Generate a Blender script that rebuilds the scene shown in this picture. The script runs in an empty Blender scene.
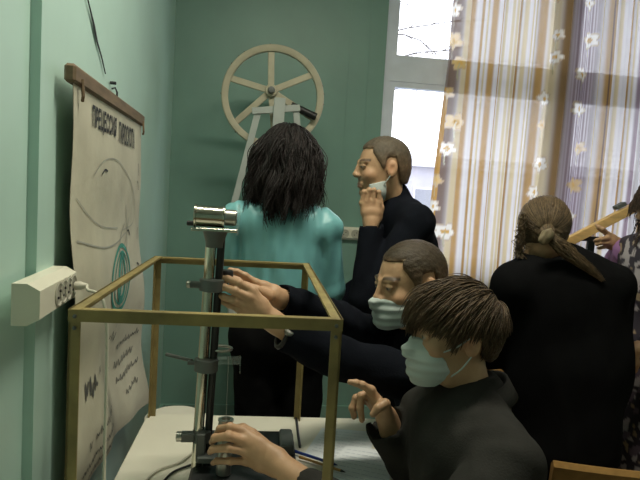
import bpy, math, random
import numpy as np
from math import sin, cos, pi, radians
SC = bpy.context.scene
COL = SC.collection
rng = np.random.default_rng(7)
random.seed(7)

# ------------------------------------------------------------------ camera
F_PX, CAM_H = 600.0, 1.47
YAW, PITCH, ROLL = 0.1384, 0.0793, 0.0587
_f = np.array([sin(YAW)*cos(PITCH), cos(YAW)*cos(PITCH), -sin(PITCH)])
_r0 = np.array([cos(YAW), -sin(YAW), 0.0]); _u0 = np.cross(_r0, _f)
_r = _r0*cos(ROLL)+_u0*sin(ROLL); _u = np.cross(_r, _f)
cam = bpy.data.cameras.new('camera'); camo = bpy.data.objects.new('camera', cam); COL.objects.link(camo)
cam.sensor_width = 36.0; cam.lens = 36.0*F_PX/640.0; cam.clip_start = 0.02; cam.clip_end = 300
from mathutils import Matrix, Vector
camo.matrix_world = Matrix(((_r[0], _u[0], -_f[0], 0), (_r[1], _u[1], -_f[1], 0), (_r[2], _u[2], -_f[2], CAM_H), (0, 0, 0, 1)))
SC.camera = camo
# ------------------------------------------------------------------ sky, lamps, exposure
W = bpy.data.worlds.new('overcast_sky'); SC.world = W; W.use_nodes = True
W.node_tree.nodes['Background'].inputs[0].default_value = (0.86, 0.90, 1.0, 1)
W.node_tree.nodes['Background'].inputs[1].default_value = 4.2
SC.view_settings.view_transform = 'Standard'; SC.view_settings.look = 'None'
SC.view_settings.exposure = 0.0; SC.view_settings.gamma = 1.0; SC.view_settings.use_curve_mapping = False
def area_light(name, loc, size, power, color, target=None):
    l = bpy.data.lights.new(name, 'AREA'); l.shape = 'RECTANGLE'; l.size, l.size_y = size
    l.energy = power; l.color = color
    o = bpy.data.objects.new(name, l); COL.objects.link(o); o.location = loc
    d = Vector(target)-Vector(loc) if target else Vector((0, 0, -1))
    o.rotation_euler = d.to_track_quat('-Z', 'Y').to_euler()
    return o
area_light('ceiling_lamp', (0.45, 1.42, 3.1), (1.2, 0.2), 40, (1.0, 0.94, 0.76))
area_light('ceiling_lamp', (2.6, 0.2, 3.1), (1.2, 0.2), 9, (1.0, 0.95, 0.80))
_p = area_light('window_daylight', (2.18, 4.02, 2.02), (2.6, 2.0), 10, (1, 1, 1), (2.18, 0, 2.02)); _p.data.cycles.is_portal = True

# ------------------------------------------------------------------ helpers
def unit(v): v = np.asarray(v, float); return v/np.linalg.norm(v)
def at(x, y, Y):            # point at distance Y along the room, seen in direction (x, y)
    r = _f+_r*(x-320)/F_PX-_u*(y-240)/F_PX
    return np.array([0, 0, CAM_H])+r*(Y/r[1])
TH = 0.0409
def fr(x, y, z=0): return np.array([x*cos(TH)+y*sin(TH), -x*sin(TH)+y*cos(TH), z])
RZ = np.array([[cos(TH), sin(TH), 0], [-sin(TH), cos(TH), 0], [0, 0, 1.0]])

def mat(name, color, rough=0.6, metal=0.0, var=0.12, scale=12.0, bump=0.0, bscale=60.0, attr=False, trans=0.0, spec=0.5, alpha=None, stretch=None, coat=0.0):
    m = bpy.data.materials.new(name); m.use_nodes = True
    nt = m.node_tree; b = nt.nodes['Principled BSDF']
    b.inputs['Roughness'].default_value = rough; b.inputs['Metallic'].default_value = metal
    b.inputs['Specular IOR Level'].default_value = spec
    b.inputs['Transmission Weight'].default_value = trans
    b.inputs['Coat Weight'].default_value = coat
    tc = nt.nodes.new('ShaderNodeTexCoord'); mp = nt.nodes.new('ShaderNodeMapping')
    if stretch: mp.inputs['Scale'].default_value = stretch
    nt.links.new(tc.outputs['Object'], mp.inputs['Vector'])
    n = nt.nodes.new('ShaderNodeTexNoise'); n.inputs['Scale'].default_value = scale; n.inputs['Detail'].default_value = 5
    nt.links.new(mp.outputs[0], n.inputs['Vector'])
    mr = nt.nodes.new('ShaderNodeMapRange'); mr.inputs[3].default_value = 1-var; mr.inputs[4].default_value = 1+var
    mr.inputs[1].default_value = 0.3; mr.inputs[2].default_value = 0.7
    nt.links.new(n.outputs['Fac'], mr.inputs[0])
    mx = nt.nodes.new('ShaderNodeMix'); mx.data_type = 'RGBA'; mx.blend_type = 'MULTIPLY'; mx.inputs[0].default_value = 1
    if attr:
        a = nt.nodes.new('ShaderNodeAttribute'); a.attribute_name = 'Col'
        nt.links.new(a.outputs['Color'], mx.inputs[6])
    else: mx.inputs[6].default_value = (*color, 1)
    nt.links.new(mr.outputs[0], mx.inputs[7])
    nt.links.new(mx.outputs[2], b.inputs['Base Color'])
    if bump:
        n2 = nt.nodes.new('ShaderNodeTexNoise'); n2.inputs['Scale'].default_value = bscale; n2.inputs['Detail'].default_value = 4
        nt.links.new(mp.outputs[0], n2.inputs['Vector'])
        bp = nt.nodes.new('ShaderNodeBump'); bp.inputs['Strength'].default_value = bump; bp.inputs['Distance'].default_value = 0.004
        nt.links.new(n2.outputs['Fac'], bp.inputs['Height']); nt.links.new(bp.outputs[0], b.inputs['Normal'])
    if alpha is not None: b.inputs['Alpha'].default_value = alpha
    return m

class MB:
    def __init__(s): s.v = []; s.f = []; s.n = 0
    def add(s, V, F):
        V = np.asarray(V, float); s.v.append(V); s.f.extend([tuple(i+s.n for i in f) for f in F]); s.n += len(V); return s
    def box(s, c, size, R=None, bev=0.0):
        c = np.asarray(c, float); h = np.asarray(size, float)/2
        if bev <= 0:
            V = np.array([(x, y, z) for x in (-1, 1) for y in (-1, 1) for z in (-1, 1)])*h
            Fc = [(0, 1, 3, 2), (4, 6, 7, 5), (0, 4, 5, 1), (2, 3, 7, 6), (0, 2, 6, 4), (1, 5, 7, 3)]
        else:
            V = []; idx = {}
            for x in (-1, 1):
                for y in (-1, 1):
                    for z in (-1, 1):
                        for a in range(3):
                            p = np.array([x, y, z])*(h-bev); p[a] = (x, y, z)[a]*h[a]
                            idx[(x, y, z, a)] = len(V); V.append(p)
            V = np.array(V); Fc = []
            for a in range(3):
                b_, c_ = [i for i in range(3) if i != a]
                for s_ in (-1, 1):
                    q = []
                    for (u, w) in ((-1, -1), (1, -1), (1, 1), (-1, 1)):
                        k = [0, 0, 0]; k[a] = s_; k[b_] = u; k[c_] = w; q.append(idx[(*k, a)])
                    Fc.append(tuple(q))
            for a in range(3):
                b_, c_ = [i for i in range(3) if i != a]
                for u in (-1, 1):
                    for w in (-1, 1):
                        k0 = [0, 0, 0]; k0[b_] = u; k0[c_] = w; k1 = list(k0); k0[a] = -1; k1[a] = 1
                        Fc.append((idx[(*k0, b_)], idx[(*k1, b_)], idx[(*k1, c_)], idx[(*k0, c_)]))
            for x in (-1, 1):
                for y in (-1, 1):
                    for z in (-1, 1): Fc.append(tuple(idx[(x, y, z, a)] for a in range(3)))
        if R is not None: V = V@np.asarray(R).T
        return s.add(V+c, Fc)
    def tube(s, path, r, seg=10, cap=True, closed=False):
        P = np.asarray(path, float); n = len(P); r = np.broadcast_to(np.asarray(r, float), (n,))
        T = np.gradient(P, axis=0)
        if closed: T = np.roll(P, -1, 0)-np.roll(P, 1, 0)
        T /= np.linalg.norm(T, axis=1)[:, None]+1e-12
        a = np.array([0, 0, 1.0]) if abs(T[0][2]) < .9 else np.array([1.0, 0, 0])
        V = []; N = unit(np.cross(T[0], a))
        for i in range(n):
            N = unit(N-T[i]*(N@T[i])); B = np.cross(T[i], N)
            for k in range(seg):
                t = 2*pi*k/seg; V.append(P[i]+r[i]*(cos(t)*N+sin(t)*B))
        Fc = []
        for i in range(n if closed else n-1):
            j = (i+1) % n
            for k in range(seg): Fc.append((i*seg+k, i*seg+(k+1) % seg, j*seg+(k+1) % seg, j*seg+k))
        if cap and not closed:
            Fc.append(tuple(range(seg))[::-1]); Fc.append(tuple((n-1)*seg+k for k in range(seg)))
        return s.add(V, Fc)
    def cyl(s, p, q, r, r2=None, seg=20): return s.tube([p, q], [r, r if r2 is None else r2], seg)
    def lathe(s, c, prof, seg=32, axis=(0, 0, 1)):
        ax = unit(axis); a = np.array([1.0, 0, 0]) if abs(ax[0]) < .9 else np.array([0, 1.0, 0])
        N = unit(np.cross(ax, a)); B = np.cross(ax, N); V = []
        for (r, z) in prof:
            for k in range(seg):
                t = 2*pi*k/seg; V.append(np.asarray(c, float)+ax*z+r*(cos(t)*N+sin(t)*B))
        Fc = []; m = len(prof)
        for i in range(m-1):
            for k in range(seg): Fc.append((i*seg+k, i*seg+(k+1) % seg, (i+1)*seg+(k+1) % seg, (i+1)*seg+k))
        Fc.append(tuple(range(seg))[::-1]); Fc.append(tuple((m-1)*seg+k for k in range(seg)))
        return s.add(V, Fc)
    def grid(s, V, nu, nv):      # V indexed [u*nv+v]
        return s.add(V, [(i*nv+j, (i+1)*nv+j, (i+1)*nv+j+1, i*nv+j+1) for i in range(nu-1) for j in range(nv-1)])
    def get(s): return np.concatenate(s.v), s.f

def wloc(o):
    v = Vector((0, 0, 0))
    while o is not None: v += Vector(o.location); o = o.parent
    return np.array(v)
def obj(name, geo, m, parent=None, col=None, smooth=None, origin=None):
    V, Fc = geo.get() if isinstance(geo, MB) else geo
    V = np.asarray(V, float)
    base = wloc(parent) if parent is not None else (np.asarray(origin, float) if origin is not None else np.zeros(3))
    me = bpy.data.meshes.new(name)
    L = V-base
    if isinstance(Fc, np.ndarray):
        me.vertices.add(len(L)); me.vertices.foreach_set('co', L.astype(np.float32).ravel())
        k = Fc.shape[1]; me.loops.add(Fc.size); me.loops.foreach_set('vertex_index', Fc.astype(np.int32).ravel())
        me.polygons.add(len(Fc)); me.polygons.foreach_set('loop_start', np.arange(0, Fc.size, k, dtype=np.int32))
        me.update(calc_edges=True); me.validate()
    else: me.from_pydata([tuple(p) for p in L], [], Fc)
    me.materials.append(m)
    if col is not None:
        a = me.color_attributes.new('Col', 'FLOAT_COLOR', 'POINT')
        c = np.ones((len(V), 4), np.float32); c[:, :col.shape[1]] = col; a.data.foreach_set('color', c.ravel())
    if smooth is True: me.polygons.foreach_set('use_smooth', np.ones(len(me.polygons), bool))
    elif smooth is not None:
        me.polygons.foreach_set('use_smooth', np.ones(len(me.polygons), bool))
        try: me.set_sharp_from_angle(angle=radians(smooth))
        except Exception: pass
    me.update()
    o = bpy.data.objects.new(name, me); COL.objects.link(o)
    if parent is not None: o.parent = parent
    else: o.location = base
    return o
def tag(o, label, cat, group=None):
    o['label'] = label; o['category'] = cat
    if group: o['group'] = group
    return o
def thing(name, label, cat, loc, group=None):
    o = bpy.data.objects.new(name, None); COL.objects.link(o); o.location = tuple(float(x) for x in loc)
    o.empty_display_size = .1
    return tag(o, label, cat, group)
def struct(name, geo, m, parent=None, **k):
    o = obj(name, geo, m, parent, **k)
    if parent is None: o['kind'] = 'structure'
    return o

# ---- smooth solid modelling: distance functions meshed with surface nets
class S:
    def __init__(s): s.p = []
    def rc(s, a, b, r1, r2=None, k=.01, op='u'):
        a = np.asarray(a, float); b = np.asarray(b, float); r2 = r1 if r2 is None else r2
        ba = b-a; L = ba@ba+1e-12
        def fn(P):
            pa = P-a; h = np.clip(pa@ba/L, 0, 1)
            return np.linalg.norm(pa-h[:, None]*ba, axis=1)-(r1+(r2-r1)*h)
        R = max(r1, r2); s.p.append((op, fn, k, np.minimum(a, b)-R, np.maximum(a, b)+R)); return s
    def el(s, c, r, R=None, k=.01, op='u'):
        c = np.asarray(c, float); r = np.asarray(r, float); R = np.eye(3) if R is None else np.asarray(R)
        def fn(P):
            q = (P-c)@R; k0 = np.linalg.norm(q/r, axis=1); k1 = np.linalg.norm(q/(r*r), axis=1)
            return k0*(k0-1)/(k1+1e-9)
        m = r.max(); s.p.append((op, fn, k, c-m, c+m)); return s
    def bx(s, c, h, rad=.005, R=None, k=.01, op='u'):
        c = np.asarray(c, float); h = np.asarray(h, float)-rad; R = np.eye(3) if R is None else np.asarray(R)
        def fn(P):
            q = np.abs((P-c)@R)-h
            return np.linalg.norm(np.maximum(q, 0), axis=1)+np.minimum(q.max(1), 0)-rad
        m = np.linalg.norm(h)+rad; s.p.append((op, fn, k, c-m, c+m)); return s
    def half(s, c, n, k=.004, op='i'):     # keep the side opposite to n
        c = np.asarray(c, float); n = unit(n)
        s.p.append((op, lambda P: (P-c)@n, k, None, None)); return s
    def cut(s, fn, k=.004, op='i'): s.p.append((op, fn, k, None, None)); return s
    def chain(s, pts, rad, k=.004):
        for i in range(len(pts)-1): s.rc(pts[i], pts[i+1], rad[i], rad[i+1], k)
        return s
    def ev(s, P, cull=False):
        d = np.full(len(P), 1e3)
        for op, fn, k, lo, hi in s.p:
            if op == 'u' and cull and lo is not None:
                m = np.all((P > lo-.06) & (P < hi+.06), axis=1)
                if not m.any(): continue
                x = fn(P[m]); e = d[m]
                h = np.clip(.5+.5*(e-x)/k, 0, 1); d[m] = e*(1-h)+x*h-k*h*(1-h)
                continue
            x = fn(P)
            if op == 'u': h = np.clip(.5+.5*(d-x)/k, 0, 1); d = np.where(d > 100, x, d*(1-h)+x*h-k*h*(1-h))
            else:
                if op == 's': x = -x
                h = np.clip(.5-.5*(d-x)/k, 0, 1); d = d*(1-h)+x*h+k*h*(1-h)
        return d
def sdmesh(s, vox, disp=None, amp=0.0):
    lo = np.min([p[3] for p in s.p if p[0] == 'u'], axis=0)-3*vox-amp
    hi = np.max([p[4] for p in s.p if p[0] == 'u'], axis=0)+3*vox+amp
    B = 8; nb = np.ceil((hi-lo)/(vox*B)).astype(int)
    c = np.stack(np.meshgrid(*[np.arange(n) for n in nb], indexing='ij'), -1).reshape(-1, 3)
    ctr = lo+(c+.5)*B*vox
    dc = s.ev(ctr)
    act = np.abs(dc) < vox*B*.87*1.25+.02+amp
    sg = np.where(dc > 0, 1.0, -1.0).reshape(nb).astype(np.float32)
    V = np.pad(np.repeat(np.repeat(np.repeat(sg, B, 0), B, 1), B, 2), ((0, 1), (0, 1), (0, 1)), mode='edge')
    off = np.stack(np.meshgrid(*[np.arange(B+1)]*3, indexing='ij'), -1).reshape(-1, 3)
    ca = c[act]
    for i in range(0, len(ca), 300):
        cc = ca[i:i+300]
        P = lo+(cc[:, None, :]*B+off[None]).reshape(-1, 3)*vox
        d = s.ev(P, True)
        if disp is not None: d = d+disp(P)
        d = np.clip(d, -1, 1).reshape(len(cc), B+1, B+1, B+1)
        for q, (x, y, z) in enumerate(cc): V[x*B:x*B+B+1, y*B:y*B+B+1, z*B:z*B+B+1] = d[q]
    neg = V < 0
    n = np.array(V.shape)-1
    cnt = np.zeros(n, np.int8)
    cs = [(a, b, e) for a in (0, 1) for b in (0, 1) for e in (0, 1)]
    for a, b, e in cs: cnt += neg[a:a+n[0], b:b+n[1], e:e+n[2]]
    cell = (cnt > 0) & (cnt < 8)
    ci = np.argwhere(cell); idx = np.full(n, -1, np.int64); idx[cell] = np.arange(len(ci))
    acc = np.zeros((len(ci), 3)); w = np.zeros(len(ci))
    vals = {k: V[ci[:, 0]+k[0], ci[:, 1]+k[1], ci[:, 2]+k[2]].astype(float) for k in cs}
    for k0 in cs:
        for ax in range(3):
            if k0[ax]: continue
            k1 = list(k0); k1[ax] = 1; k1 = tuple(k1)
            a, b = vals[k0], vals[k1]; m = (a < 0) != (b < 0)
            t = np.where(m, a/(a-b+1e-12), 0)
            p = np.tile(np.array(k0, float), (len(ci), 1)); p[:, ax] += t
            acc[m] += p[m]; w[m] += 1
    verts = lo+(ci+acc/w[:, None])*vox
    quads = []
    for ax in range(3):
        o1, o2 = [(1, 2), (2, 0), (0, 1)][ax]
        sl0 = [slice(None)]*3; sl1 = [slice(None)]*3
        sl0[ax] = slice(0, n[ax]); sl1[ax] = slice(1, n[ax]+1)
        e = neg[tuple(sl0)] != neg[tuple(sl1)]
        q = np.argwhere(e)
        q = q[(q[:, o1] > 0) & (q[:, o2] > 0) & (q[:, o1] < n[o1]) & (q[:, o2] < n[o2])]
        inside = neg[q[:, 0], q[:, 1], q[:, 2]]
        d1 = np.zeros(3, int); d1[o1] = 1; d2 = np.zeros(3, int); d2[o2] = 1
        g = lambda z: idx[z[:, 0], z[:, 1], z[:, 2]]
        f = np.stack([g(q), g(q-d1), g(q-d1-d2), g(q-d2)], 1)
        f[~inside] = f[~inside][:, ::-1]; quads.append(f)
    Fq = np.concatenate(quads); Fq = Fq[(Fq >= 0).all(1)]
    return verts, Fq[:, ::-1]
def join(*gs):
    V = []; Fc = []; n = 0
    for v, f in gs: V.append(v); Fc.append(np.asarray(f)+n); n += len(v)
    return np.concatenate(V), np.concatenate(Fc)
def frame(fwd, up=(0, 0, 1)):   # columns: right, forward, up
    f = unit(fwd); r = unit(np.cross(f, up)); return np.stack([r, f, np.cross(r, f)], 1)
def folds(seed, amp, freq=22.0, ani=(1, 1, .45)):
    r = np.random.default_rng(seed); D = r.normal(size=(5, 3))*freq*np.array(ani); ph = r.uniform(0, 6.28, 5); D2 = r.normal(size=(5, 3))*freq*.6
    def fn(P):
        o = np.zeros(len(P))
        for i in range(5): o += np.sin(P@D[i]+ph[i]+1.6*np.sin(P@D2[i]))
        return o/5*amp*1.5
    return fn

# ------------------------------------------------------------------ materials
M = {}
M['wall_teal'] = mat('deeper_green_wall', (.19, .335, .283), .42, var=.06, scale=3, bump=.25, bscale=9)  # back wall and baseboards, darker green than the other walls
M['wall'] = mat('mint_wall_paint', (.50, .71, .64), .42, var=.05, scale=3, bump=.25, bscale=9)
M['ceil'] = mat('ceiling_whitewash', (.75, .75, .70), .8, var=.03)
M['floor'] = mat('brown_linoleum', (.20, .11, .06), .4, var=.15, scale=4)
M['white_frame'] = mat('white_window_paint', (.76, .81, .92), .4, var=.04)
M['strip'] = mat('cream_plastic', (.72, .70, .58), .4, var=.03)
M['hole'] = mat('dark_socket_hole', (.02, .02, .02), .6)
M['socket'] = mat('socket_grey_plastic', (.42, .41, .34), .5, var=.03)
M['tan'] = mat('ochre_frame_paint', (.26, .20, .075), .5, var=.3, scale=14, bump=.2, bscale=40)
M['wood_rail'] = mat('brown_wood_batten', (.17, .115, .065), .6, var=.25, scale=9, stretch=(6, 1, 6))
M['paper'] = mat('old_poster_paper', (.54, .52, .41), .8, var=.12, scale=5, bump=.9, bscale=11)
M['ink'] = mat('black_ink', (.022, .025, .03), .7)
M['faint'] = mat('pencil_grey', (.36, .37, .33), .8)
M['grey_ink'] = mat('grey_felt_pen', (.11, .115, .11), .8)
M['pale_ink'] = mat('pale_blue_ink', (.42, .47, .55), .8)
M['teal_ink'] = mat('teal_watercolour', (.05, .27, .22), .8, var=.3, scale=20)
M['desk'] = mat('pale_desk_laminate', (.70, .68, .58), .45, var=.04, scale=6)
M['steel'] = mat('dull_steel', (.42, .42, .38), .32, 1.0, var=.1, scale=30)
M['chrome'] = mat('chrome', (.62, .61, .52), .16, 1.0, var=.05)
M['greymetal'] = mat('grey_painted_metal', (.12, .13, .125), .42, .3, var=.1)
M['black'] = mat('black_plastic', (.010, .010, .011), .45, var=.2)
M['darkplate'] = mat('dark_base_metal', (.022, .024, .026), .5, .2, var=.2)
M['clear'] = mat('clear_acrylic', (.5, .55, .52), .12, alpha=.16)
M['cream'] = mat('cream_wheel_paint', (.44, .40, .29), .5, var=.12, scale=10)
M['white_metal'] = mat('white_painted_metal', (.42, .45, .43), .45, var=.06)
M['wood'] = mat('light_wood', (.70, .45, .18), .45, var=.2, scale=7, stretch=(1, 8, 8))
M['chairwood'] = mat('varnished_plywood', (.36, .20, .065), .35, var=.15, scale=6, stretch=(9, 1, 9))
M['skin'] = mat('skin', (.5, .3, .2), .5, var=.07, scale=40, attr=True, bump=.12, bscale=160)
M['hair'] = mat('hair', (.1, .07, .04), .5, var=.3, scale=90, attr=True, spec=.3, bump=.5, bscale=420)
M['mask'] = mat('pale_blue_mask_cloth', (.45, .51, .50), .8, var=.04, bump=.25, bscale=300)
M['cord'] = mat('white_cord', (.62, .60, .50), .5)
M['blouse'] = mat('turquoise_satin', (.185, .46, .49), .40, var=.05, scale=8, bump=.15, bscale=30)
M['blackcloth'] = mat('black_cloth', (.0055, .0056, .0062), 1.0, var=.2, spec=.06)
M['navy'] = mat('navy_knit', (.0065, .0078, .012), 1.0, var=.2, bump=.3, bscale=220, spec=.08)
M['grey'] = mat('charcoal_suiting', (.027, .0265, .0245), .9, var=.15, bump=.3, bscale=260, spec=.12)
M['lilac'] = mat('lilac_knit', (.30, .15, .34), .8, var=.1, bump=.3, bscale=200)
M['dress'] = mat('patterned_dress', (.2, .2, .2), .75, var=.1, attr=True)
M['shoe'] = mat('black_leather', (.012, .011, .011), .35)
M['sheet'] = mat('white_paper', (.68, .72, .76), .7, var=.04)
M['blue'] = mat('blue_pen_plastic', (.012, .035, .20), .35)
M['pencil'] = mat('pencil_paint', (.42, .24, .07), .5)
M['scrunchie'] = mat('beige_hair_clip', (.19, .15, .09), .5, var=.2, scale=60)
M['facade'] = mat('far_grey_facade', (.42, .41, .45), .9, var=.1, scale=.6)
M['snowroof'] = mat('snowy_roof', (.62, .62, .65), .9)
M['farglass'] = mat('far_window_glass', (.22, .23, .26), .4)
M['bark'] = mat('bark', (.09, .08, .075), .9)
M['snow'] = mat('snow_ground', (.3, .3, .32), .9)
# window pane: mostly see-through with a faint reflection
g = bpy.data.materials.new('window_glass'); g.use_nodes = True; nt = g.node_tree; nt.nodes.clear()
o_ = nt.nodes.new('ShaderNodeOutputMaterial'); mx = nt.nodes.new('ShaderNodeMixShader'); tr = nt.nodes.new('ShaderNodeBsdfTransparent'); gl = nt.nodes.new('ShaderNodeBsdfGlossy')
gl.inputs['Roughness'].default_value = .02; mx.inputs[0].default_value = .06
nt.links.new(tr.outputs[0], mx.inputs[1]); nt.links.new(gl.outputs[0], mx.inputs[2]); nt.links.new(mx.outputs[0], o_.inputs[0]); M['glass'] = g
# sheer curtain: woven colour, opacity carried per thread group
g = bpy.data.materials.new('sheer_curtain'); g.use_nodes = True; nt = g.node_tree; nt.nodes.clear()
o_ = nt.nodes.new('ShaderNodeOutputMaterial'); m1 = nt.nodes.new('ShaderNodeMixShader'); m2 = nt.nodes.new('ShaderNodeMixShader')
tr = nt.nodes.new('ShaderNodeBsdfTransparent'); df = nt.nodes.new('ShaderNodeBsdfDiffuse'); tl = nt.nodes.new('ShaderNodeBsdfTranslucent'); a_ = nt.nodes.new('ShaderNodeAttribute'); a_.attribute_name = 'Col'
m2.inputs[0].default_value = .62
nt.links.new(a_.outputs['Color'], df.inputs[0]); nt.links.new(a_.outputs['Color'], tl.inputs[0]); nt.links.new(df.outputs[0], m2.inputs[1]); nt.links.new(tl.outputs[0], m2.inputs[2])
nt.links.new(a_.outputs['Alpha'], m1.inputs[0]); nt.links.new(tr.outputs[0], m1.inputs[1]); nt.links.new(m2.outputs[0], m1.inputs[2]); nt.links.new(m1.outputs[0], o_.inputs[0]); M['curtain'] = g

# ------------------------------------------------------------------ the room
XW, YB, H, XR, YF = -0.42, 3.74, 3.2, 4.3, -2.5
WX0, WX1, WZ0, WZ1 = 0.865, 3.5, 1.0, 3.05
def bb(x0, x1, y0, y1, z0, z1, b=None): return (b or MB()).box(((x0+x1)/2, (y0+y1)/2, (z0+z1)/2), (x1-x0, y1-y0, z1-z0))
struct('floor', bb(-.8, XR+.2, YF-.2, YB+.35, -.12, 0), M['floor'])
struct('ceiling', bb(-.8, XR+.2, YF-.2, YB+.35, H, H+.12), M['ceil'])
w = MB(); bb(-.8, XW-.022, YF-.2, 1.34, 0, H, w); bb(-.8, XW, 1.34, YB+.35, 0, H, w)
wl = struct('wall_left', w, M['wall'])
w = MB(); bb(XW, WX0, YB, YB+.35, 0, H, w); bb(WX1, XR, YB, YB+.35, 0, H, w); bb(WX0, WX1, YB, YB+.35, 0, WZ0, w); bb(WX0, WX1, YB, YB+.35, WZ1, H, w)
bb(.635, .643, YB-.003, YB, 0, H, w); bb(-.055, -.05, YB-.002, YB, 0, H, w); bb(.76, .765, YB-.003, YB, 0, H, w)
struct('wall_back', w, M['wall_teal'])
struct('wall_right', bb(XR, XR+.2, YF-.2, YB+.35, 0, H), M['wall'])
struct('wall_front', bb(-.8, XR, YF-.2, YF, 0, H), M['wall'])
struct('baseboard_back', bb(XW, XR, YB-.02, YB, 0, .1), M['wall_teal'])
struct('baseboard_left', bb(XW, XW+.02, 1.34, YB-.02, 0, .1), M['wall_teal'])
# crack in the paint above the poster
cr = [at(87, -2, 1), at(90, 12, 1), at(94, 26, 1), at(97, 42, 1), at(101, 56, 1), at(105, 74, 1)]
def onwall(px, py, X):
    r = _f+_r*(px-320)/F_PX-_u*(py-240)/F_PX
    return np.array([0, 0, CAM_H])+r*(X/r[0])
cp = [onwall(*p, XW+.004) for p in ((84, -14), (88, 2), (91, 14), (94, 26), (97, 42), (101, 56), (105, 74))]
cw = [.002, .004, .009, .016, .012, .007, .002]
V = []; Fc = []
for i, (p, q) in enumerate(zip(cp, cw)):
    V += [p+[0, -q, 0], p+[.003, 0, 0], p+[0, q, 0]]
    if i: a = 3*i; Fc += [(a-3, a-2, a+1, a), (a-2, a-1, a+2, a+1)]
obj('crack', (np.array(V), Fc), M['ink'], wl)

# window: frame, transom, mullions, sashes, panes
yf0, yf1 = YB+.04, YB+.12
w = MB(); bb(WX0, WX0+.05, yf0, yf1, WZ0, WZ1, w); bb(WX1-.05, WX1, yf0, yf1, WZ0, WZ1, w); bb(WX0+.05, WX1-.05, yf0, yf1, WZ0, WZ0+.06, w); bb(WX0+.05, WX1-.05, yf0, yf1, WZ1-.06, WZ1, w)
bb(WX0+.05, WX1-.05, yf0+.004, yf1-.004, 2.20, 2.33, w)
for xm in (2.10, 2.80): bb(xm-.05, xm+.05, yf0-.003, yf1+.003, WZ0+.06, WZ1-.06, w)
win = struct('window_1', w, M['white_frame'])
sill = obj('sill', bb(WX0-.04, WX1+.04, YB-.12, YB+.04, WZ0-.04, WZ0), M['white_frame'], win)
for (xa, xb) in ((WX0+.05, 2.05), (2.15, 2.75), (2.85, WX1-.05)):
    for (za, zb) in ((WZ0+.06, 2.20), (2.33, WZ1-.06)):
        s_ = .035
        w = MB(); bb(xa, xa+s_, yf0+.01, yf1-.01, za, zb, w); bb(xb-s_, xb, yf0+.01, yf1-.01, za, zb, w); bb(xa+s_, xb-s_, yf0+.01, yf1-.01, za, za+s_, w); bb(xa+s_, xb-s_, yf0+.01, yf1-.01, zb-s_, zb, w)
        sash = obj('sash', w, M['white_frame'], win)
        obj('pane', bb(xa+s_, xb-s_, yf0+.035, yf0+.041, za+s_, zb-s_), M['glass'], sash)

# ------------------------------------------------------------------ outside
struct('ground', bb(-60, 90, 4.6, 140, -7.2, -7.0), M['snow'])
bl = thing('building', 'grey apartment block with rows of windows seen through the window', 'building', (17, 40, -7))
obj('wall', bb(4, 46, 40, 52, -7, 3.6), M['facade'], bl)
obj('roof', bb(3.6, 46.4, 39.4, 52.4, 3.6, 4.3), M['snowroof'], bl)
for zz in (-5.6, -2.6, 0.5):
    for i in range(13):
        x = 5.6+i*3.1
        fr_ = obj('window', bb(x, x+1.5, 39.9, 40.02, zz, zz+1.7), M['snowroof'], bl)
        obj('pane', bb(x+.12, x+1.38, 39.86, 39.92, zz+.12, zz+1.58), M['farglass'], fr_)
tr_ = thing('tree', 'bare winter tree with thin branches outside the window', 'tree', (2.6, 13, -7))
w = MB(); w.tube([(2.6, 13, -7), (2.55, 13, -3), (2.65, 13, 2), (2.6, 13, 6.5)], [.22, .18, .12, .04], 10)
obj('trunk', w, M['bark'], tr_)
w = MB(); rr = random.Random(8)
for i in range(26):
    z = 2.6+rr.random()*3.6; a = rr.uniform(0, 2*pi); L = rr.uniform(1.2, 3.2)
    p = np.array([2.6, 13, z]); pts = [p]
    d = np.array([cos(a), sin(a)*.7, rr.uniform(-.05, .5)])
    for k in range(6): d = d+np.array([rr.uniform(-.2, .2), rr.uniform(-.2, .2), rr.uniform(-.22, .16)]); pts.append(pts[-1]+unit(d)*L/6)
    w.tube(pts, np.linspace(.022, .005, 7), 5)
    for k in (2, 3, 4):
        q = pts[k]; e = unit(d+np.array([rr.uniform(-1, 1), rr.uniform(-1, 1), rr.uniform(-.5, .8)]))
        w.tube([q, q+e*.35, q+e*.7+[0, 0, .08]], [.012, .008, .004], 4)
obj('branches', w, M['bark'], tr_)

# ------------------------------------------------------------------ curtain
NU, NV = 760, 220
x0, x1, z0, z1 = 1.212, 3.45, .55, 3.12
u = np.linspace(x0, x1, NU); vz = np.linspace(z0, z1, NV)
U, Z = np.meshgrid(u, vz, indexing='ij')
ph = 2*pi*(U-x0)/.105+1.1*np.sin(5.1*U)+.5*np.sin(11*U+1)
foldA = .016+.010*np.sin(3.3*U+1)+.012*np.exp(-((U-2.02)/.12)**2)
Yc = 3.58+foldA*np.sin(ph)*(.75+.25*(z1-Z)/(z1-z0))+.01*np.sin(2*Z+U*3)
Xc = U-.06*np.exp(-((U-x0)/.10)**2)*np.clip((2.3-Z)/1.2, 0, 1)+.012*np.sin(ph*1.0+.8)+.010*np.sin(1.3*Z+2*U)*((z1-Z)/2)
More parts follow.
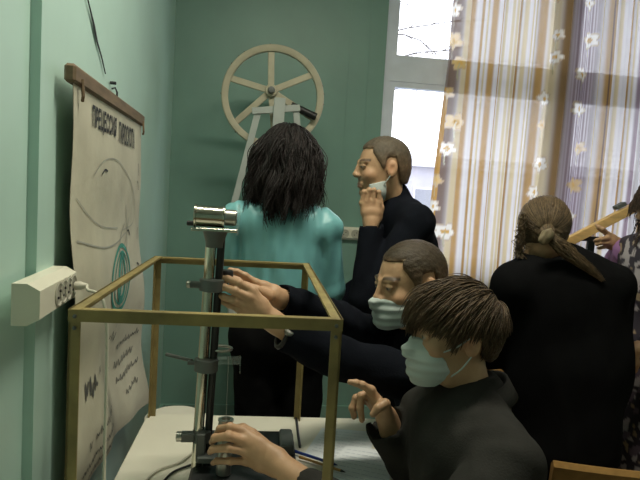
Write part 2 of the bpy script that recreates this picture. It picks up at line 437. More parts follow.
# cloth pattern: coloured warp stripes, lines, printed flowers and one painted fold shadow
def stripe(c, wd): return np.exp(-np.abs((U-c)/wd)**6)
col = np.zeros((NU, NV, 4)); col[...] = (.66, .645, .63, .945)
def lay(mask, rgb, al):
    m = np.clip(mask, 0, 1)[..., None]; col[...] = col*(1-m)+np.array([*rgb, al])*m
fine = (.5+.5*np.sin(U*2*pi/.016))
lay(fine*.6, (.60, .55, .57), .955)
OC, CR, BR, LI = (.38, .225, .065), (.56, .46, .27), (.15, .095, .065), (.23, .165, .19)
PX = lambda px: at(px, 110, 3.58)[0]
for a, b, c_, al in ((449, 458, BR, .93), (458, 463, CR, .8), (463, 470, OC, .85), (474, 476, OC, .9), (479, 483, CR, .9), (494, 496, OC, .9), (504, 506, CR, .9), (528, 530, CR, .9), (486, 490, OC, .9), (498, 501, CR, .9), (523, 525, CR, .9), (594, 596, CR, .9), (612, 615, CR, .9), (632, 638, LI, .9), (507, 511, CR, .75), (512, 515, OC, .8), (517, 520, CR, .7), (532, 538, OC, .85), (540, 553, CR, .55), (553, 567, (.17, .10, .032), .985), (567, 590, LI, .8), (600, 608, OC, .85), (603, 604.5, BR, .95), (623, 626, OC, .85), (628, 629.5, CR, .8), (646, 652, OC, .85), (665, 676, LI, .7), (690, 700, OC, .85), (720, 735, CR, .7)):  # darkest brown stripe: ochre with a fold's shadow put into its colour
    c0 = (PX(a)+PX(b))/2; hw = (PX(b)-PX(a))/2
    if a == 449: c0 -= .02; hw += .02
    if c_ in (OC, CR): hw *= 1.08
    lay(stripe(c0, hw)*.97, c_, max(al, .95))
lay((U < x0+.05)*(Z < 2.15)*1.0, (.42, .235, .06), .97)
m_ = stripe((PX(567)+PX(590))/2, (PX(590)-PX(567))/2)*(np.sin(U*2*pi/.013) > .2)
lay(m_*.85, (.50, .44, .49), .85)
rf = random.Random(11)
for cx_px in (453, 546, 578):
    c0 = PX(cx_px); z = .6
    while z < 3.1:
        z += rf.uniform(.13, .26); c1 = c0+rf.uniform(-.035, .035)
        R0 = rf.uniform(.034, .060); dx = U-c1; dz = Z-z
        r_ = np.sqrt(dx**2+dz**2); t_ = np.arctan2(dz, dx)+rf.uniform(0, 6)
        pet = R0*(.62+.38*np.abs(np.cos(2.5*t_)))
        tone = (.74, .70, .60) if rf.random() < .62 else (.56, .38, .13)
        lay((r_ < pet)*1.0, tone, .88); lay(((r_ < pet) & (r_ > pet*.82))*.8, (.45, .33, .2), .9); lay((r_ < R0*.28)*1.0, (.55, .33, .08), .95)
        lay((np.abs(dx-.3*np.sin(dz*30)*.02) < .003)*(dz < 0)*(dz > -.1)*.7, (.40, .38, .2), .8)
w = MB().grid(np.stack([Xc, Yc, Z], -1).reshape(-1, 3), NU, NV)
V, Fc = w.get()
ct = thing('curtain', 'sheer striped curtain with ochre bands and flowers hanging before the window', 'curtain', (2.3, 3.58, .55))
obj('drape', (V, np.array(Fc)), M['curtain'], ct, col=col.reshape(-1, 4), smooth=True)
w = MB().cyl((1.2, 3.58, 3.135), (3.6, 3.58, 3.135), .014)
obj('rod', w, M['white_metal'], ct)

# ------------------------------------------------------------------ sockets
def socket_strip(root, p0, p1, outn, hgt, dep, n, sock=True):
    p0 = np.asarray(p0, float); p1 = np.asarray(p1, float); ax = unit(p1-p0); outn = np.asarray(outn, float); up = np.array([0, 0, 1.0])
    R = np.stack([ax, outn, up], 1); L = np.linalg.norm(p1-p0); c = (p0+p1)/2
    # body with chamfered front
    prof = [(0, -hgt/2), (dep*.55, -hgt/2), (dep, -hgt*.34), (dep, hgt*.34), (dep*.55, hgt/2), (0, hgt/2)]
    V = []
    for t in (-L/2, L/2):
        for (d, h) in prof: V.append(c+ax*t+outn*d+up*h)
    m = len(prof); Fc = [tuple(range(m)), tuple(range(2*m-1, m-1, -1))]+[(i, i+m, (i+1) % m+m, (i+1) % m) for i in range(m)]
    obj('housing', (np.array(V), Fc), M['strip'], root)
    for i in range(n):
        q = c+ax*(L*(.40+.56*(i+.5)/n-.5) if n == 4 else L*((i+.5)/n-.5))+outn*dep
        w = MB().lathe(q, [(.0255, -.002), (.0275, .0015), (.0235, .003), (.021, .0006), (.0195, .0004)], 28, outn)
        so = obj('socket', w, M['socket'], root, smooth=35)
        w = MB()
        for e in (-.0095, .0095): w.lathe(q+ax*e*.7+up*e*.7, [(.003, .0), (.003, .0035), (.001, .0036)], 10, outn)
        obj('pin_hole', w, M['hole'], so)
s1 = thing('socket_strip', 'cream four socket power strip mounted on the left wall', 'power strip', (XW, 1.30, 1.18))
socket_strip(s1, (XW, 1.198, 1.222), (XW, 1.460, 1.222), (1, 0, 0), .082, .052, 4)
s2 = thing('socket_strip', 'grey socket strip on the back wall beside the boy in black', 'power strip', (.64, YB, 1.18))
socket_strip(s2, (.36, YB, 1.222), (.84, YB, 1.222), (0, -1, 0), .08, .045, 7)
pl = thing('power_cord', 'white cord plugged into the wall strip and hanging down', 'cord', (XW+.052, 1.43, 1.22))
q0 = np.array([XW+.056, 1.435, 1.222])
def a3(*p): return np.array(p, float)
obj('plug', MB().lathe(q0, [(.010, 0), (.0105, .012), (.008, .018), (.005, .028)], 16, (1, -.1, .05)), M['cord'], pl, smooth=40)
pts = [q0+[.026, 0, .002], at(88, 290, 1.40), at(97, 293, 1.38), at(104, 303, 1.37), at(107, 325, 1.36), at(107, 360, 1.36), at(106, 400, 1.36), at(105, 440, 1.36), at(104, 480, 1.36), at(103, 540, 1.35), a3(-.33, 1.33, .4), a3(-.34, 1.30, .1), a3(-.34, 1.25, .008), a3(-.33, 1.1, .006)]
def spline(pts, n=8):
    P = np.asarray(pts, float); out = []
    Q = np.concatenate([[2*P[0]-P[1]], P, [2*P[-1]-P[-2]]])
    for i in range(1, len(Q)-2):
        for t in np.linspace(0, 1, n, endpoint=False):
            a, b, c, d = Q[i-1:i+3]; out.append(.5*(2*b+(c-a)*t+(2*a-5*b+4*c-d)*t*t+(3*b-a-3*c+d)*t**3))
    out.append(P[-1]); return np.array(out)
obj('cable', MB().tube(spline(pts), .0036, 8), M['cord'], pl, smooth=True)

# ------------------------------------------------------------------ poster
def pp(s, t, off=0.0):       # s 0..1 left-right, t 0..1 bottom-top
    y0_, y1_ = 1.452+.03*(1-t), 2.415
    zt = 1.690; zb = .66-.07*s
    y = y0_+(y1_-y0_)*s; z = zb+(zt-zb)*t
    x = XW+.036+.012*np.sin(7*s+2*t)*(1-t)+.016*(1-t)*np.sin(3*t*5+1.5*s)+.045*(np.clip(1-t, 0, 1)**2)*s**2+.006*np.sin(19*s+6*t)*(1-t)
    return np.stack([x+off, y+0*x, z+0*x], -1)
po = thing('poster', 'old hand drawn physics poster on a wooden batten on left wall', 'poster', (XW, 1.98, .6))
ns, nt_ = 60, 70
s_, t_ = np.meshgrid(np.linspace(0, 1, ns), np.linspace(0, 1, nt_), indexing='ij')
Vf = pp(s_, t_).reshape(-1, 3); Vb = Vf-[.0015, 0, 0]
w = MB().grid(Vf, ns, nt_); w.grid(Vb, ns, nt_)
obj('sheet', w, M['paper'], po, smooth=True)
w = MB().box((XW+.032, 1.934, 1.705), (.026, 1.0, .042), bev=.006); obj('batten', w, M['wood_rail'], po)
w = MB().tube([(XW+.02, 2.02, 1.725), (XW+.02, 2.02, 1.75), (XW+.012, 2.03, 1.765), (XW+.004, 2.02, 1.76)], .003, 6)
w.tube([(XW+.002, 2.0, 1.775), (XW+.02, 2.0, 1.775)], .005, 8); obj('hook', w, M['ink'], po)
for y in (1.49, 2.39):
    obj('clip', MB().tube([(XW+.046, y, 1.70), (XW+.049, y, 1.66), (XW+.046, y+.006, 1.65)], .004, 6), M['wood_rail'], po)
# printed title, laid onto the sheet
for body, sa, sb, ta in (('ПРЕЦЕССИЯ', .18, .50, .908), ('ГИРОСКОПА', .545, .83, .904)):
    tc = bpy.data.curves.new('title', 'FONT'); tc.body = body; tc.size = 1; tc.resolution_u = 3; tc.offset = .03
    to = bpy.data.objects.new('title', tc); COL.objects.link(to); bpy.context.view_layer.update()
    tm = bpy.data.meshes.new_from_object(to); tv = np.array([v.co[:] for v in tm.vertices]); tf = [tuple(p.vertices) for p in tm.polygons]
    bpy.data.objects.remove(to)
    tx = (tv[:, 0]-tv[:, 0].min())/np.ptp(tv[:, 0]); ty = (tv[:, 1]-tv[:, 1].min())/np.ptp(tv[:, 1])
    obj('title_word', (pp(sa+(sb-sa)*tx, ta+.064*ty, .0025), tf), M['ink'], po)
def ribbon(w, st, wd, off=.002, n=6):
    P = spline([(a, b, 0) for a, b in st], n)
    T = np.gradient(P, axis=0); N = np.stack([-T[:, 1], T[:, 0]*1.0], 1); N /= np.linalg.norm(N, axis=1)[:, None]+1e-9
    A = pp(P[:, 0]+N[:, 0]*wd, P[:, 1]+N[:, 1]*wd, off); B = pp(P[:, 0]-N[:, 0]*wd, P[:, 1]-N[:, 1]*wd, off)
    V = np.stack([A, B], 1).reshape(-1, 3)
    w.add(V, [(2*i, 2*i+1, 2*i+3, 2*i+2) for i in range(len(P)-1)])
w = MB()
ribbon(w, [(.22, .80), (.36, .845), (.55, .85), (.75, .80), (.86, .72), (.84, .66), (.70, .64)], .0016)
ribbon(w, [(.05, .64), (.25, .615), (.45, .60), (.62, .61), (.74, .63)], .0022)
ribbon(w, [(.05, .74), (.2, .69), (.4, .66), (.6, .65)], .0016)
ribbon(w, [(.72, .66), (.66, .62), (.62, .56), (.60, .34)], .003)
ribbon(w, [(.62, .60), (.66, .56), (.74, .61), (.78, .68)], .002)
ribbon(w, [(.72, .72), (.76, .62), (.72, .5)], .002)
obj('line_drawing', w, M['faint'], po)
w = MB()
for a, b in (((.33, .805), (.40, .815)), ((.90, .80), (.93, .77)), ((.92, .86), (.93, .82)), ((.95, .64), (.93, .60)), ((.76, .635), (.80, .62)), ((.88, .52), (.92, .50))):
    w = MB(); ribbon(w, [a, ((a[0]+b[0])/2, (a[1]+b[1])/2+.008), b], .003); obj('ink_mark', w, M['ink'], po)
w = MB()
for k, (rx, ry) in enumerate(((.14, .098), (.105, .078), (.055, .065))):
    pts = [(.63+rx*cos(t)+.03*sin(t), .495+ry*sin(t)) for t in np.linspace(0, 2*pi, 22)]
    ribbon(w, pts, (.007, .004, .010)[k], .002+.0004*k)
ribbon(w, [(.58, .44), (.66, .55)], .006, .0035)
obj('green_drawing', w, M['teal_ink'], po)
w = MB(); rh = random.Random(5)
def scrib(s0, t0, s1, t1, n, hgt, wd=.0026):
    w = MB()
    for i in range(n):
        a = s0+(s1-s0)*i/n; b = t0+(t1-t0)*i/n; d = (s1-s0)/n*.8
        if rh.random() < .15: continue
        ribbon(w, [(a, b), (a+d*.3, b+hgt*rh.uniform(.5, 1)), (a+d*.55, b+hgt*rh.uniform(-.2, .3)), (a+d, b+hgt*rh.uniform(.2, .9))], wd, .0025, 3)
    if w.n: obj('handwriting', w, M['grey_ink'], po)
scrib(.18, .215, .33, .22, 3, .05, .005); scrib(.36, .245, .46, .25, 2, .03); scrib(.50, .30, .62, .31, 2, .03)
scrib(.55, .26, .95, .27, 9, .022); scrib(.52, .205, .94, .215, 9, .02); scrib(.62, .155, .95, .165, 7, .022)
scrib(.08, .095, .52, .10, 9, .02); scrib(.06, .05, .50, .055, 9, .018); scrib(.10, .015, .42, .02, 6, .016); scrib(.66, .10, .92, .105, 5, .018)

# ------------------------------------------------------------------ lab table, frame
TX0, TX1, TY0, TY1, TZ = -.326, .50, .72, 1.865, .75
tb = thing('lab_table', 'pale laminate lab table carrying the brown angle iron frame', 'table', (*fr(.09, 1.3)[:2], 0))
def fbox(w, x0, x1, y0, y1, z0, z1, bev=0): return w.box(fr((x0+x1)/2, (y0+y1)/2, (z0+z1)/2), (x1-x0, y1-y0, z1-z0), RZ, bev)
obj('tabletop', fbox(MB(), TX0, TX1, TY0, TY1, TZ-.028, TZ, .003), M['desk'], tb)
obj('apron', fbox(MB(), TX0+.05, TX1-.05, TY0+.06, TY1-.06, TZ-.10, TZ-.028), M['greymetal'], tb)
for x in (TX0+.05, TX1-.05):
    for y in (TY0+.07, TY1-.07): obj('leg', fbox(MB(), x-.02, x+.02, y-.02, y+.02, 0, TZ-.03), M['greymetal'], tb)
fx0, fx1, fy0, fy1, fz = -.318, .150, 1.036, 1.848, 1.247
af = thing('angle_iron_frame', 'ochre painted angle iron frame standing around the apparatus', 'frame', (*fr(-.085, 1.44)[:2], TZ))
tw, tt = .0195, .004
for (x, sx) in ((fx0, 1), (fx1, -1)):
    for (y, sy) in ((fy0, 1), (fy1, -1)):
        w = MB(); a, b = sorted((x, x+sx*tw)); fbox(w, a, b, *sorted((y, y+sy*tt)), TZ, fz)
        fbox(w, *sorted((x, x+sx*tt)), *sorted((y, y+sy*tw)), TZ, fz)
        po_ = obj('post', w, M['tan'], af)
        w = MB()
        for dz in (.010, .03): w.lathe(fr(x+sx*tw*.55, y-(.001 if sy > 0 else -.001), fz-dz), [(.0035, .0), (.0035, .003), (.001, .004)], 8, fr(0, -1) if sy > 0 else fr(0, 1))
        obj('bolt', w, M['greymetal'], po_)
for (y, sy) in ((fy0, 1), (fy1, -1)):
    w = MB(); fbox(w, fx0, fx1, *sorted((y-sy*.0012, y+sy*tt-sy*.0012)), fz-tw, fz+.001); fbox(w, fx0, fx1, *sorted((y, y+sy*tw)), fz-tt, fz+.001); obj('rail', w, M['tan'], af)
for (x, sx) in ((fx0, 1), (fx1, -1)):
    w = MB(); fbox(w, *sorted((x-sx*.0012, x+sx*tt-sx*.0012)), fy0, fy1, fz-tw, fz+.0015); fbox(w, *sorted((x, x+sx*tw)), fy0, fy1, fz-tt, fz+.0015); obj('rail', w, M['tan'], af)

# ------------------------------------------------------------------ column apparatus
YC = 1.42
ca = at(212, 228, YC); cb = at(196, 470, YC); axc = unit(ca-cb); axc = unit(np.array([axc[0], axc[1], axc[2]]))
def colp(z): return cb+axc*((z-cb[2])/axc[2])
ap = thing('lab_apparatus', 'tall chrome column apparatus with clamps on a black base', 'lab instrument', (*colp(TZ)[:2], TZ))
b0 = colp(TZ)
obj('base_plate', MB().box((b0[0]+.118, 1.445, TZ+.028), (.255, .38, .040), RZ, .006), M['darkplate'], ap)
w = MB()
for dx in (.01, .22):
    for dy in (1.28, 1.61): w.lathe((b0[0]+dx, dy, TZ), [(.016, 0), (.018, .004), (.012, .009)], 14)
obj('foot', w, M['black'], ap)
obj('end_block', MB().box((b0[0]+.226, 1.53, TZ+.058), (.034, .11, .03), RZ, .004), M['greymetal'], ap)
obj('column', MB().tube([colp(TZ+.03), colp(1.35)], .0125, 20), M['chrome'], ap, smooth=40)
rg = np.array([.0235, .004, 0])
obj('guide_rail', MB().tube([colp(TZ+.03)+rg, colp(1.35)+rg], .009, 16), M['black'], ap, smooth=40)
# head: flared socket, plate, horizontal drum and disc
h = colp(1.40)
obj('head_socket', MB().lathe(colp(1.327)+[.008, 0, 0], [(.020, 0), (.021, .012), (.028, .034), (.029, .039)], 24, axc), M['greymetal'], ap, smooth=40)
hp = colp(1.369)+np.array([.006, 0, 0])
obj('head_plate', MB().box(hp, (.105, .05, .007), None, .001), M['chrome'], ap)
dr = hp+[-.012, 0, .030]
obj('drum', MB().lathe(dr, [(.024, -.036), (.027, -.035), (.027, -.031), (.0245, -.030), (.0245, .029), (.027, .030), (.027, .034), (.022, .035)], 32, (1, 0, -.02)), M['chrome'], ap, smooth=30)
obj('coupling', MB().lathe(dr, [(.019, .036), (.019, .06), (.014, .063)], 24, (1, 0, -.02)), M['steel'], ap, smooth=30)
obj('disc', MB().lathe(dr+[0, 0, -.003], [(.010, .060), (.036, .064), (.037, .068), (.010, .071)], 32, (1, 0, -.02)), M['clear'], ap, smooth=30)
obj('set_screw', MB().lathe(dr+[-.036, 0, -.018], [(.006, 0), (.006, .014), (.004, .016)], 14, (-1, 0, 0)), M['black'], ap)
def collar(z, hgt, rad, name='clamp'):
    c = colp(z)+[.008, 0, 0]; w = MB().lathe(c, [(rad*.8, -hgt/2), (rad, -hgt/2+.002), (rad, hgt/2-.002), (rad*.8, hgt/2)], 24, axc); return c, w
c, w = collar(1.238, .030, .029); w.box(c+[-.035, -.004, 0], (.03, .022, .014), None, .002); cl = obj('clamp', w, M['greymetal'], ap, smooth=30)
obj('clamp_screw', MB().lathe(c+[-.048, -.004, 0], [(.009, 0), (.009, .008), (.006, .01)], 12, (-1, 0, 0)), M['steel'], cl)
c, w = collar(1.046, .032, .028); w.box(c+[-.03, 0, .004], (.028, .012, .008), None, .001); cl = obj('clamp', w, M['greymetal'], ap, smooth=30)
obj('clamp_rod', MB().cyl(c+[-.035, .01, .006], c+[-.10, .06, .006], .0045), M['greymetal'], cl, smooth=40)
# clear bracket and ring to the right of the clamp
w = MB().box(c+[.052, .02, .006], (.055, .03, .014), None, .002); w.box(c+[.080, .02, -.004], (.003, .03, .036), None, .001)
br = obj('bracket', w, M['clear'], ap)
rc_ = at(221.5, 348.5, YC+.02)
w = MB().tube([rc_+np.array([cos(t)*.0245, sin(t)*.0245, 0]) for t in np.linspace(0, 2*pi, 36, endpoint=False)], .0035, 8, closed=True)
obj('ring', w, M['steel'], br, smooth=True)
c, w = collar(.872, .03, .022); w.box(c+[-.032, -.006, .0], (.034, .022, .022), None, .003); w.box(c+[.0, -.02, -.02], (.022, .02, .07), None, .003)
cl = obj('clamp', w, M['greymetal'], ap, smooth=30)
w = MB().lathe(c+[-.046, -.006, 0], [(.012, 0), (.012, .012), (.008, .014)], 16, (-1, 0, 0)); obj('clamp_screw', w, M['steel'], cl, smooth=30)
kn = at(226, 419, 1.365)
obj('cylinder', MB().lathe(kn-[0, 0, .13], [(.0175, 0), (.0175, .118), (.0165, .12), (.0165, .125), (.018, .127), (.018, .130), (.011, .1305), (.010, .124), (.002, .123)], 28), M['steel'], ap, smooth=30)
obj('cylinder_arm', MB().box((kn+c)/2+[0, 0, -.075], (.07, .03, .016), None, .003), M['greymetal'], ap)
obj('thread', MB().tube([rc_+[.018, 0, -.02], kn+[0, 0, -.01]], .0007, 5), M['steel'], ap)

# things lying on the table
def flat(cpx, cpy, z=TZ):
    r = _f+_r*(cpx-320)/F_PX-_u*(cpy-240)/F_PX; return np.array([0, 0, CAM_H])+r*((z-CAM_H)/r[2])
def sheet(quad, z, label, group=None):
    P = [flat(*p, z) for p in quad]; n = 10; V = []
    for i in range(n):
        for j in range(n):
            a, b = i/(n-1), j/(n-1); q = (P[0]*(1-a)+P[1]*a)*(1-b)+(P[3]*(1-a)+P[2]*a)*b
            V.append(q+[0, 0, .0012*(1+sin(5*a+3*b))*(1 if z > TZ+.002 else .3)])
    w = MB().grid(np.array(V), n, n); w.grid(np.array(V)-[0, 0, .0006], n, n)
    o = tag(obj('paper_sheet', w, M['sheet'], None, origin=P[0]), label, 'paper', group)
    m = MB(); rq = random.Random(int(z*1e5))
    for k in range(9):
        b = .12+.09*k; x = .08
        while x < .9:
            L = rq.uniform(.04, .14); q0 = (P[0]*(1-x)+P[1]*x)*(1-b)+(P[3]*(1-x)+P[2]*x)*b; x2 = min(.95, x+L)
            q1 = (P[0]*(1-x2)+P[1]*x2)*(1-b)+(P[3]*(1-x2)+P[2]*x2)*b; d = unit(P[3]-P[0])*.0012
            zz = np.array([0, 0, .0031]); m.add([q0-d+zz, q1-d+zz, q1+d+zz, q0+d+zz], [(0, 1, 2, 3)]); x = x2+.025
    obj('handwriting', m, M['pale_ink'], o); return o
sheet(((322, 428), (374, 432), (368, 472), (304, 454)), TZ+.0006, 'white written paper lying under the pen and pencil on table')
sheet(((346, 446), (394, 452), (386, 500), (316, 480)), TZ+.004, 'bluish written paper at the table edge below the pointing hand')
def stick(a, b, r, name, m, label, cat, tipm):
    A = flat(*a, TZ+.010); B = flat(*b, TZ+.010); d = unit(B-A)
    o = thing(name, label, cat, A)
    obj('barrel', MB().cyl(A, B-d*.012, r, seg=8), m, o, smooth=40); obj('tip', MB().lathe(B-d*.012, [(r, 0), (r*.3, .012), (.0004, .014)], 10, d), tipm, o)
    obj('end_cap', MB().lathe(A-d*.012, [(r*.9, 0), (r*1.12, .002), (r*1.12, .012)], 10, d), m, o)
stick((297, 452), (337, 465), .0042, 'ballpoint_pen', M['blue'], 'blue ballpoint pen lying on the papers beside a pencil', 'pen', M['blue'])
stick((303, 458), (345, 472), .0036, 'pencil', M['pencil'], 'wooden yellow pencil lying beside the blue pen', 'pencil', M['ink'])
pts = [at(296, 418, 1.84), flat(297, 424, TZ+.006), flat(298, 434, TZ+.004), flat(300, 447, TZ+.004)]
tag(obj('cable', MB().tube(spline(pts), .004, 8), M['black'], origin=flat(300, 447, TZ), smooth=True), 'short black cable lying on the table at the frame post', 'cable')
for k, (pp_, m, lab) in enumerate(((((140, 486), (158, 470), (180, 462), (196, 450), (205, 447)), M['cord'], 'pale thin cable curving over the table to the apparatus'), (((158, 488), (172, 473), (188, 466), (198, 463)), M['black'], 'black cable curving over the table beside the apparatus base'))):
    pts = [flat(*p, TZ+.006) for p in pp_]
    tag(obj('cable', MB().tube(spline(pts), .0032, 8), m, origin=pts[0], smooth=True), lab, 'cable')

# ------------------------------------------------------------------ round stool behind the table
st = thing('stool', 'low stool with a pale round seat behind the table', 'stool', (-.19, 2.2, 0))
obj('seat', MB().lathe((-.19, 2.2, .585), [(.10, 0), (.112, .006), (.112, .028), (.10, .035)], 36), M['desk'], st, smooth=30)
for k in range(4):
    a = pi/4+k*pi/2; obj('leg', MB().cyl((-.19+.07*cos(a), 2.2+.07*sin(a), .585), (-.19+.11*cos(a), 2.2+.11*sin(a), 0), .011), M['greymetal'], st)

# ------------------------------------------------------------------ big wheel on its stand
YW = 3.25
hub = at(271, 91, YW); wc = at(273, 97, YW)
RW = .272
wh = thing('spoked_wheel', 'large cream spoked wheel on a white stand against back wall', 'wheel', (wc[0], YW, .82))
w = MB(); w.lathe(wc, [(RW-.028, -.016), (RW, -.016), (RW, .016), (RW-.028, .016)], 72, (0, 1, 0))
# hollow rim
V = []; seg = 72
for k in range(seg):
    t = 2*pi*k/seg; d = np.array([cos(t), 0, sin(t)])
    for (r, y) in ((RW-.036, -.015), (RW-.030, -.018), (RW-.004, -.018), (RW, -.013), (RW, .013), (RW-.004, .018), (RW-.036, .015)): V.append(wc+d*r+[0, y, 0])
m = 7; Fc = [(k*m+i, k*m+(i+1) % m, ((k+1) % seg)*m+(i+1) % m, ((k+1) % seg)*m+i) for k in range(seg) for i in range(m)]
obj('rim', (np.array(V), Fc), M['cream'], wh, smooth=30)
for k, a in enumerate((95, 33, -24, -84, 218, 161)):
    e = wc+(RW-.018)*np.array([cos(radians(a)), 0, sin(radians(a))]); d = unit(e-hub); n = np.cross(d, [0, 1, 0])
    R = np.stack([d, [0, 1, 0], n], 1); L = np.linalg.norm(e-hub)
    obj('spoke', MB().box((e+hub)/2, (L, .012, .034), R, .003), M['cream'], wh)
obj('hub', MB().lathe(hub, [(.030, -.03), (.033, -.025), (.033, .02), (.02, .05)], 24, (0, 1, 0)), M['cream'], wh, smooth=30)
obj('axle', MB().lathe(hub, [(.006, -.055), (.016, -.054), (.02, -.03), (.02, -.02)], 18, (0, 1, 0)), M['greymetal'], wh, smooth=30)
a0 = at(291, 105, YW-.05); a1 = at(316, 117, YW-.05)
obj('grip', MB().cyl(a0, a1, .018, .02, 16), M['black'], wh, smooth=40)
w = MB()
for k in range(14):
    t = 2*pi*(k+.3)/14+.3*sin(k*5); w.lathe(wc+RW*np.array([cos(t), 0, sin(t)]), [(.005, -.004), (.005, .004), (.002, .005)], 8, (cos(t), 0, sin(t)))
obj('rim_stud', w, M['greymetal'], wh)
def slab(p, q, wd, dp): 
    d = unit(np.asarray(q)-p); n = unit(np.cross(d, [0, 1, 0])); return MB().box((np.asarray(p)+q)/2, (np.linalg.norm(np.asarray(q)-p), dp, wd), np.stack([d, np.cross(n, d), n], 1), .002)
obj('post', slab(at(280, 98, YW-.09), np.array([at(280, 98, YW-.09)[0]-.02, YW-.09, .86]), .058, .03), M['white_metal'], wh)
obj('strut', slab(at(258, 112, YW-.06), at(233, 208, YW-.06)+(at(233, 208, YW-.06)-at(258, 112, YW-.06))*.55, .034, .02), M['white_metal'], wh)
obj('strut', slab(at(296, 112, YW-.06), np.array([at(296, 112, YW-.06)[0]+.15, YW-.06, .9]), .034, .02), M['white_metal'], wh)
obj('cross_bar', slab(at(252, 111, YW-.07), at(300, 108, YW-.07), .035, .02), M['white_metal'], wh)
obj('stand_base', MB().box((.155, YW-.06, .855), (.36, .34, .07), None, .006), M['white_metal'], wh)
pd = thing('pedestal_table', 'narrow brown table under the spoked wheel behind the woman in turquoise', 'table', (.19, YW-.06, 0))
obj('tabletop', MB().box((.17, YW-.06, .805), (.40, .40, .03), None, .004), M['chairwood'], pd)
for dx in (-.08, .08):
    for dy in (-.15, .15): obj('leg', MB().box((.19+dx, YW-.06+dy, .395), (.04, .04, .79)), M['chairwood'], pd)

# ------------------------------------------------------------------ people: shared builders
SK = np.array([.47, .285, .165])
class Head:
    def __init__(s, c, fwd, scale=1.0, up=(0, 0, 1)):
        s.c = np.asarray(c, float); s.R = frame(fwd, up); s.k = scale
    def w(s, p): return s.c+(np.asarray(p, float)*s.k)@s.R.T
    def l(s, P): return ((P-s.c)@s.R)/s.k
    def add(s, B, face=True, neck_to=None):
        k = s.k; R = s.R
        el = lambda c, r, kk=.02, op='u', RR=None: B.el(s.w(c), np.array(r)*k, R if RR is None else R@RR, kk*k, op)
        rc = lambda a, b, r1, r2, kk=.012, op='u': B.rc(s.w(a), s.w(b), r1*k, r2*k, kk*k, op)
        el((0, -.012, .030), (.074, .096, .084))
        el((0, .024, -.030), (.060, .070, .082), .03)
        rc((-.030, .030, -.085), (.030, .030, -.085), .030, .030, .02); el((0, .070, -.095), (.022, .020, .018), .02)
        if face:
            for q in (-1, 1):
                el((q*.040, .062, -.028), (.022, .022, .020), .02)
                el((q*.031, .098, .004), (.017, .016, .011), .010, 's')
                el((q*.030, .080, .003), (.0125, .0125, .0115), .003)
                rc((q*.016, .0885, .0225), (q*.046, .079, .022), .0058, .0050, .014)
                rc((q*.017, .0905, .0082), (q*.044, .083, .0066), .0042, .0034, .003)
                el((q*.012, .100, -.029), (.009, .010, .008), .006)
            rc((0, .091, .016), (0, .105, -.021), .0070, .0095, .010); el((0, .108, -.024), (.009, .009, .008), .006)
            rc((-.018, .086, -.060), (.018, .086, -.060), .007, .007, .006); rc((-.014, .087, -.069), (.014, .087, -.069), .0075, .0075, .005)
            rc((-.022, .0955, -.0645), (.022, .0955, -.0645), .0022, .0022, .004, 's')
        for q in (-1, 1):
            Re = np.array([[1, 0, 0], [0, cos(.2), -sin(.2)], [0, sin(.2), cos(.2)]])@np.array([[cos(q*.35), -sin(q*.35), 0], [sin(q*.35), cos(q*.35), 0], [0, 0, 1]])
            el((q*.078, -.014, -.006), (.0075, .019, .031), .006, 'u', Re)
            el((q*.0865, -.009, -.004), (.007, .011, .017), .004, 's', Re)
        if neck_to is not None:
            B.rc(s.w((0, -.020, -.055)), neck_to, .053*k, .052*k, .03)
        return B
    def colours(s, V, skin=SK, brow=(.06, .035, .02), lips=(.40, .17, .12)):
        L = s.l(V); c = np.tile(skin, (len(V), 1))
        def m(d, rgb, soft): 
            w = np.clip(1-d/soft, 0, 1)[:, None]; c[:] = c*(1-w)+np.array(rgb)*w
        x = np.abs(L[:, 0])
        near = np.linalg.norm(L, axis=1) < .16
        def E(cx, cy, cz, rx, ry, rz): return np.where(near, np.sqrt(((x-cx)/rx)**2+((L[:, 1]-cy)/ry)**2+((L[:, 2]-cz)/rz)**2), 9)
        cheek = E(.045, .07, -.03, .03, .04, .025); c[:] = c+np.clip(1-cheek, 0, 1)[:, None]*np.array([.06, -.01, -.005])
        ear = E(.08, -.006, -.004, .016, .026, .036); c[:] = c+np.clip(1.2-ear, 0, 1)[:, None]*np.array([.06, -.015, -.01])
        m(np.maximum(E(0, .09, -.0645, .026, .03, .011)-.6, 0), lips, .4)
        ex = E(.030, .0905, .0022, .0115, .012, .0048)
        m(np.maximum(ex-.75, 0), (.34, .31, .28), .3)
        m(np.maximum(E(.0305, .0925, .0025, .0052, .012, .0046)-.8, 0), (.035, .025, .018), .25)
        br = np.where(near, np.hypot((L[:, 2]-(.0290-.16*(x-.03)**2/.03))/.0068, np.maximum(np.abs(x-.032)-.017, 0)/.004), 9)
        br = np.where(L[:, 1] > .06, br, 9)
        m(np.maximum(br-.35, 0)+.04, brow, .8)
        return np.clip(c, 0, 1)
def hairline(L):    # >0 where bare skin (local head coordinates)
    y, z = L[:, 1], L[:, 2]
    zl = np.interp(y, [-.12, -.075, -.055, -.042, -.030, -.006, .006, .014, .024, .058, .085, .12], [-.068, -.066, -.055, -.01, .033, .034, .028, -.014, -.004, .060, .068, .078])
    zl = np.where((np.abs(L[:, 0]) < .05) & (y > .03), np.maximum(zl, .066), zl)
    return zl-z
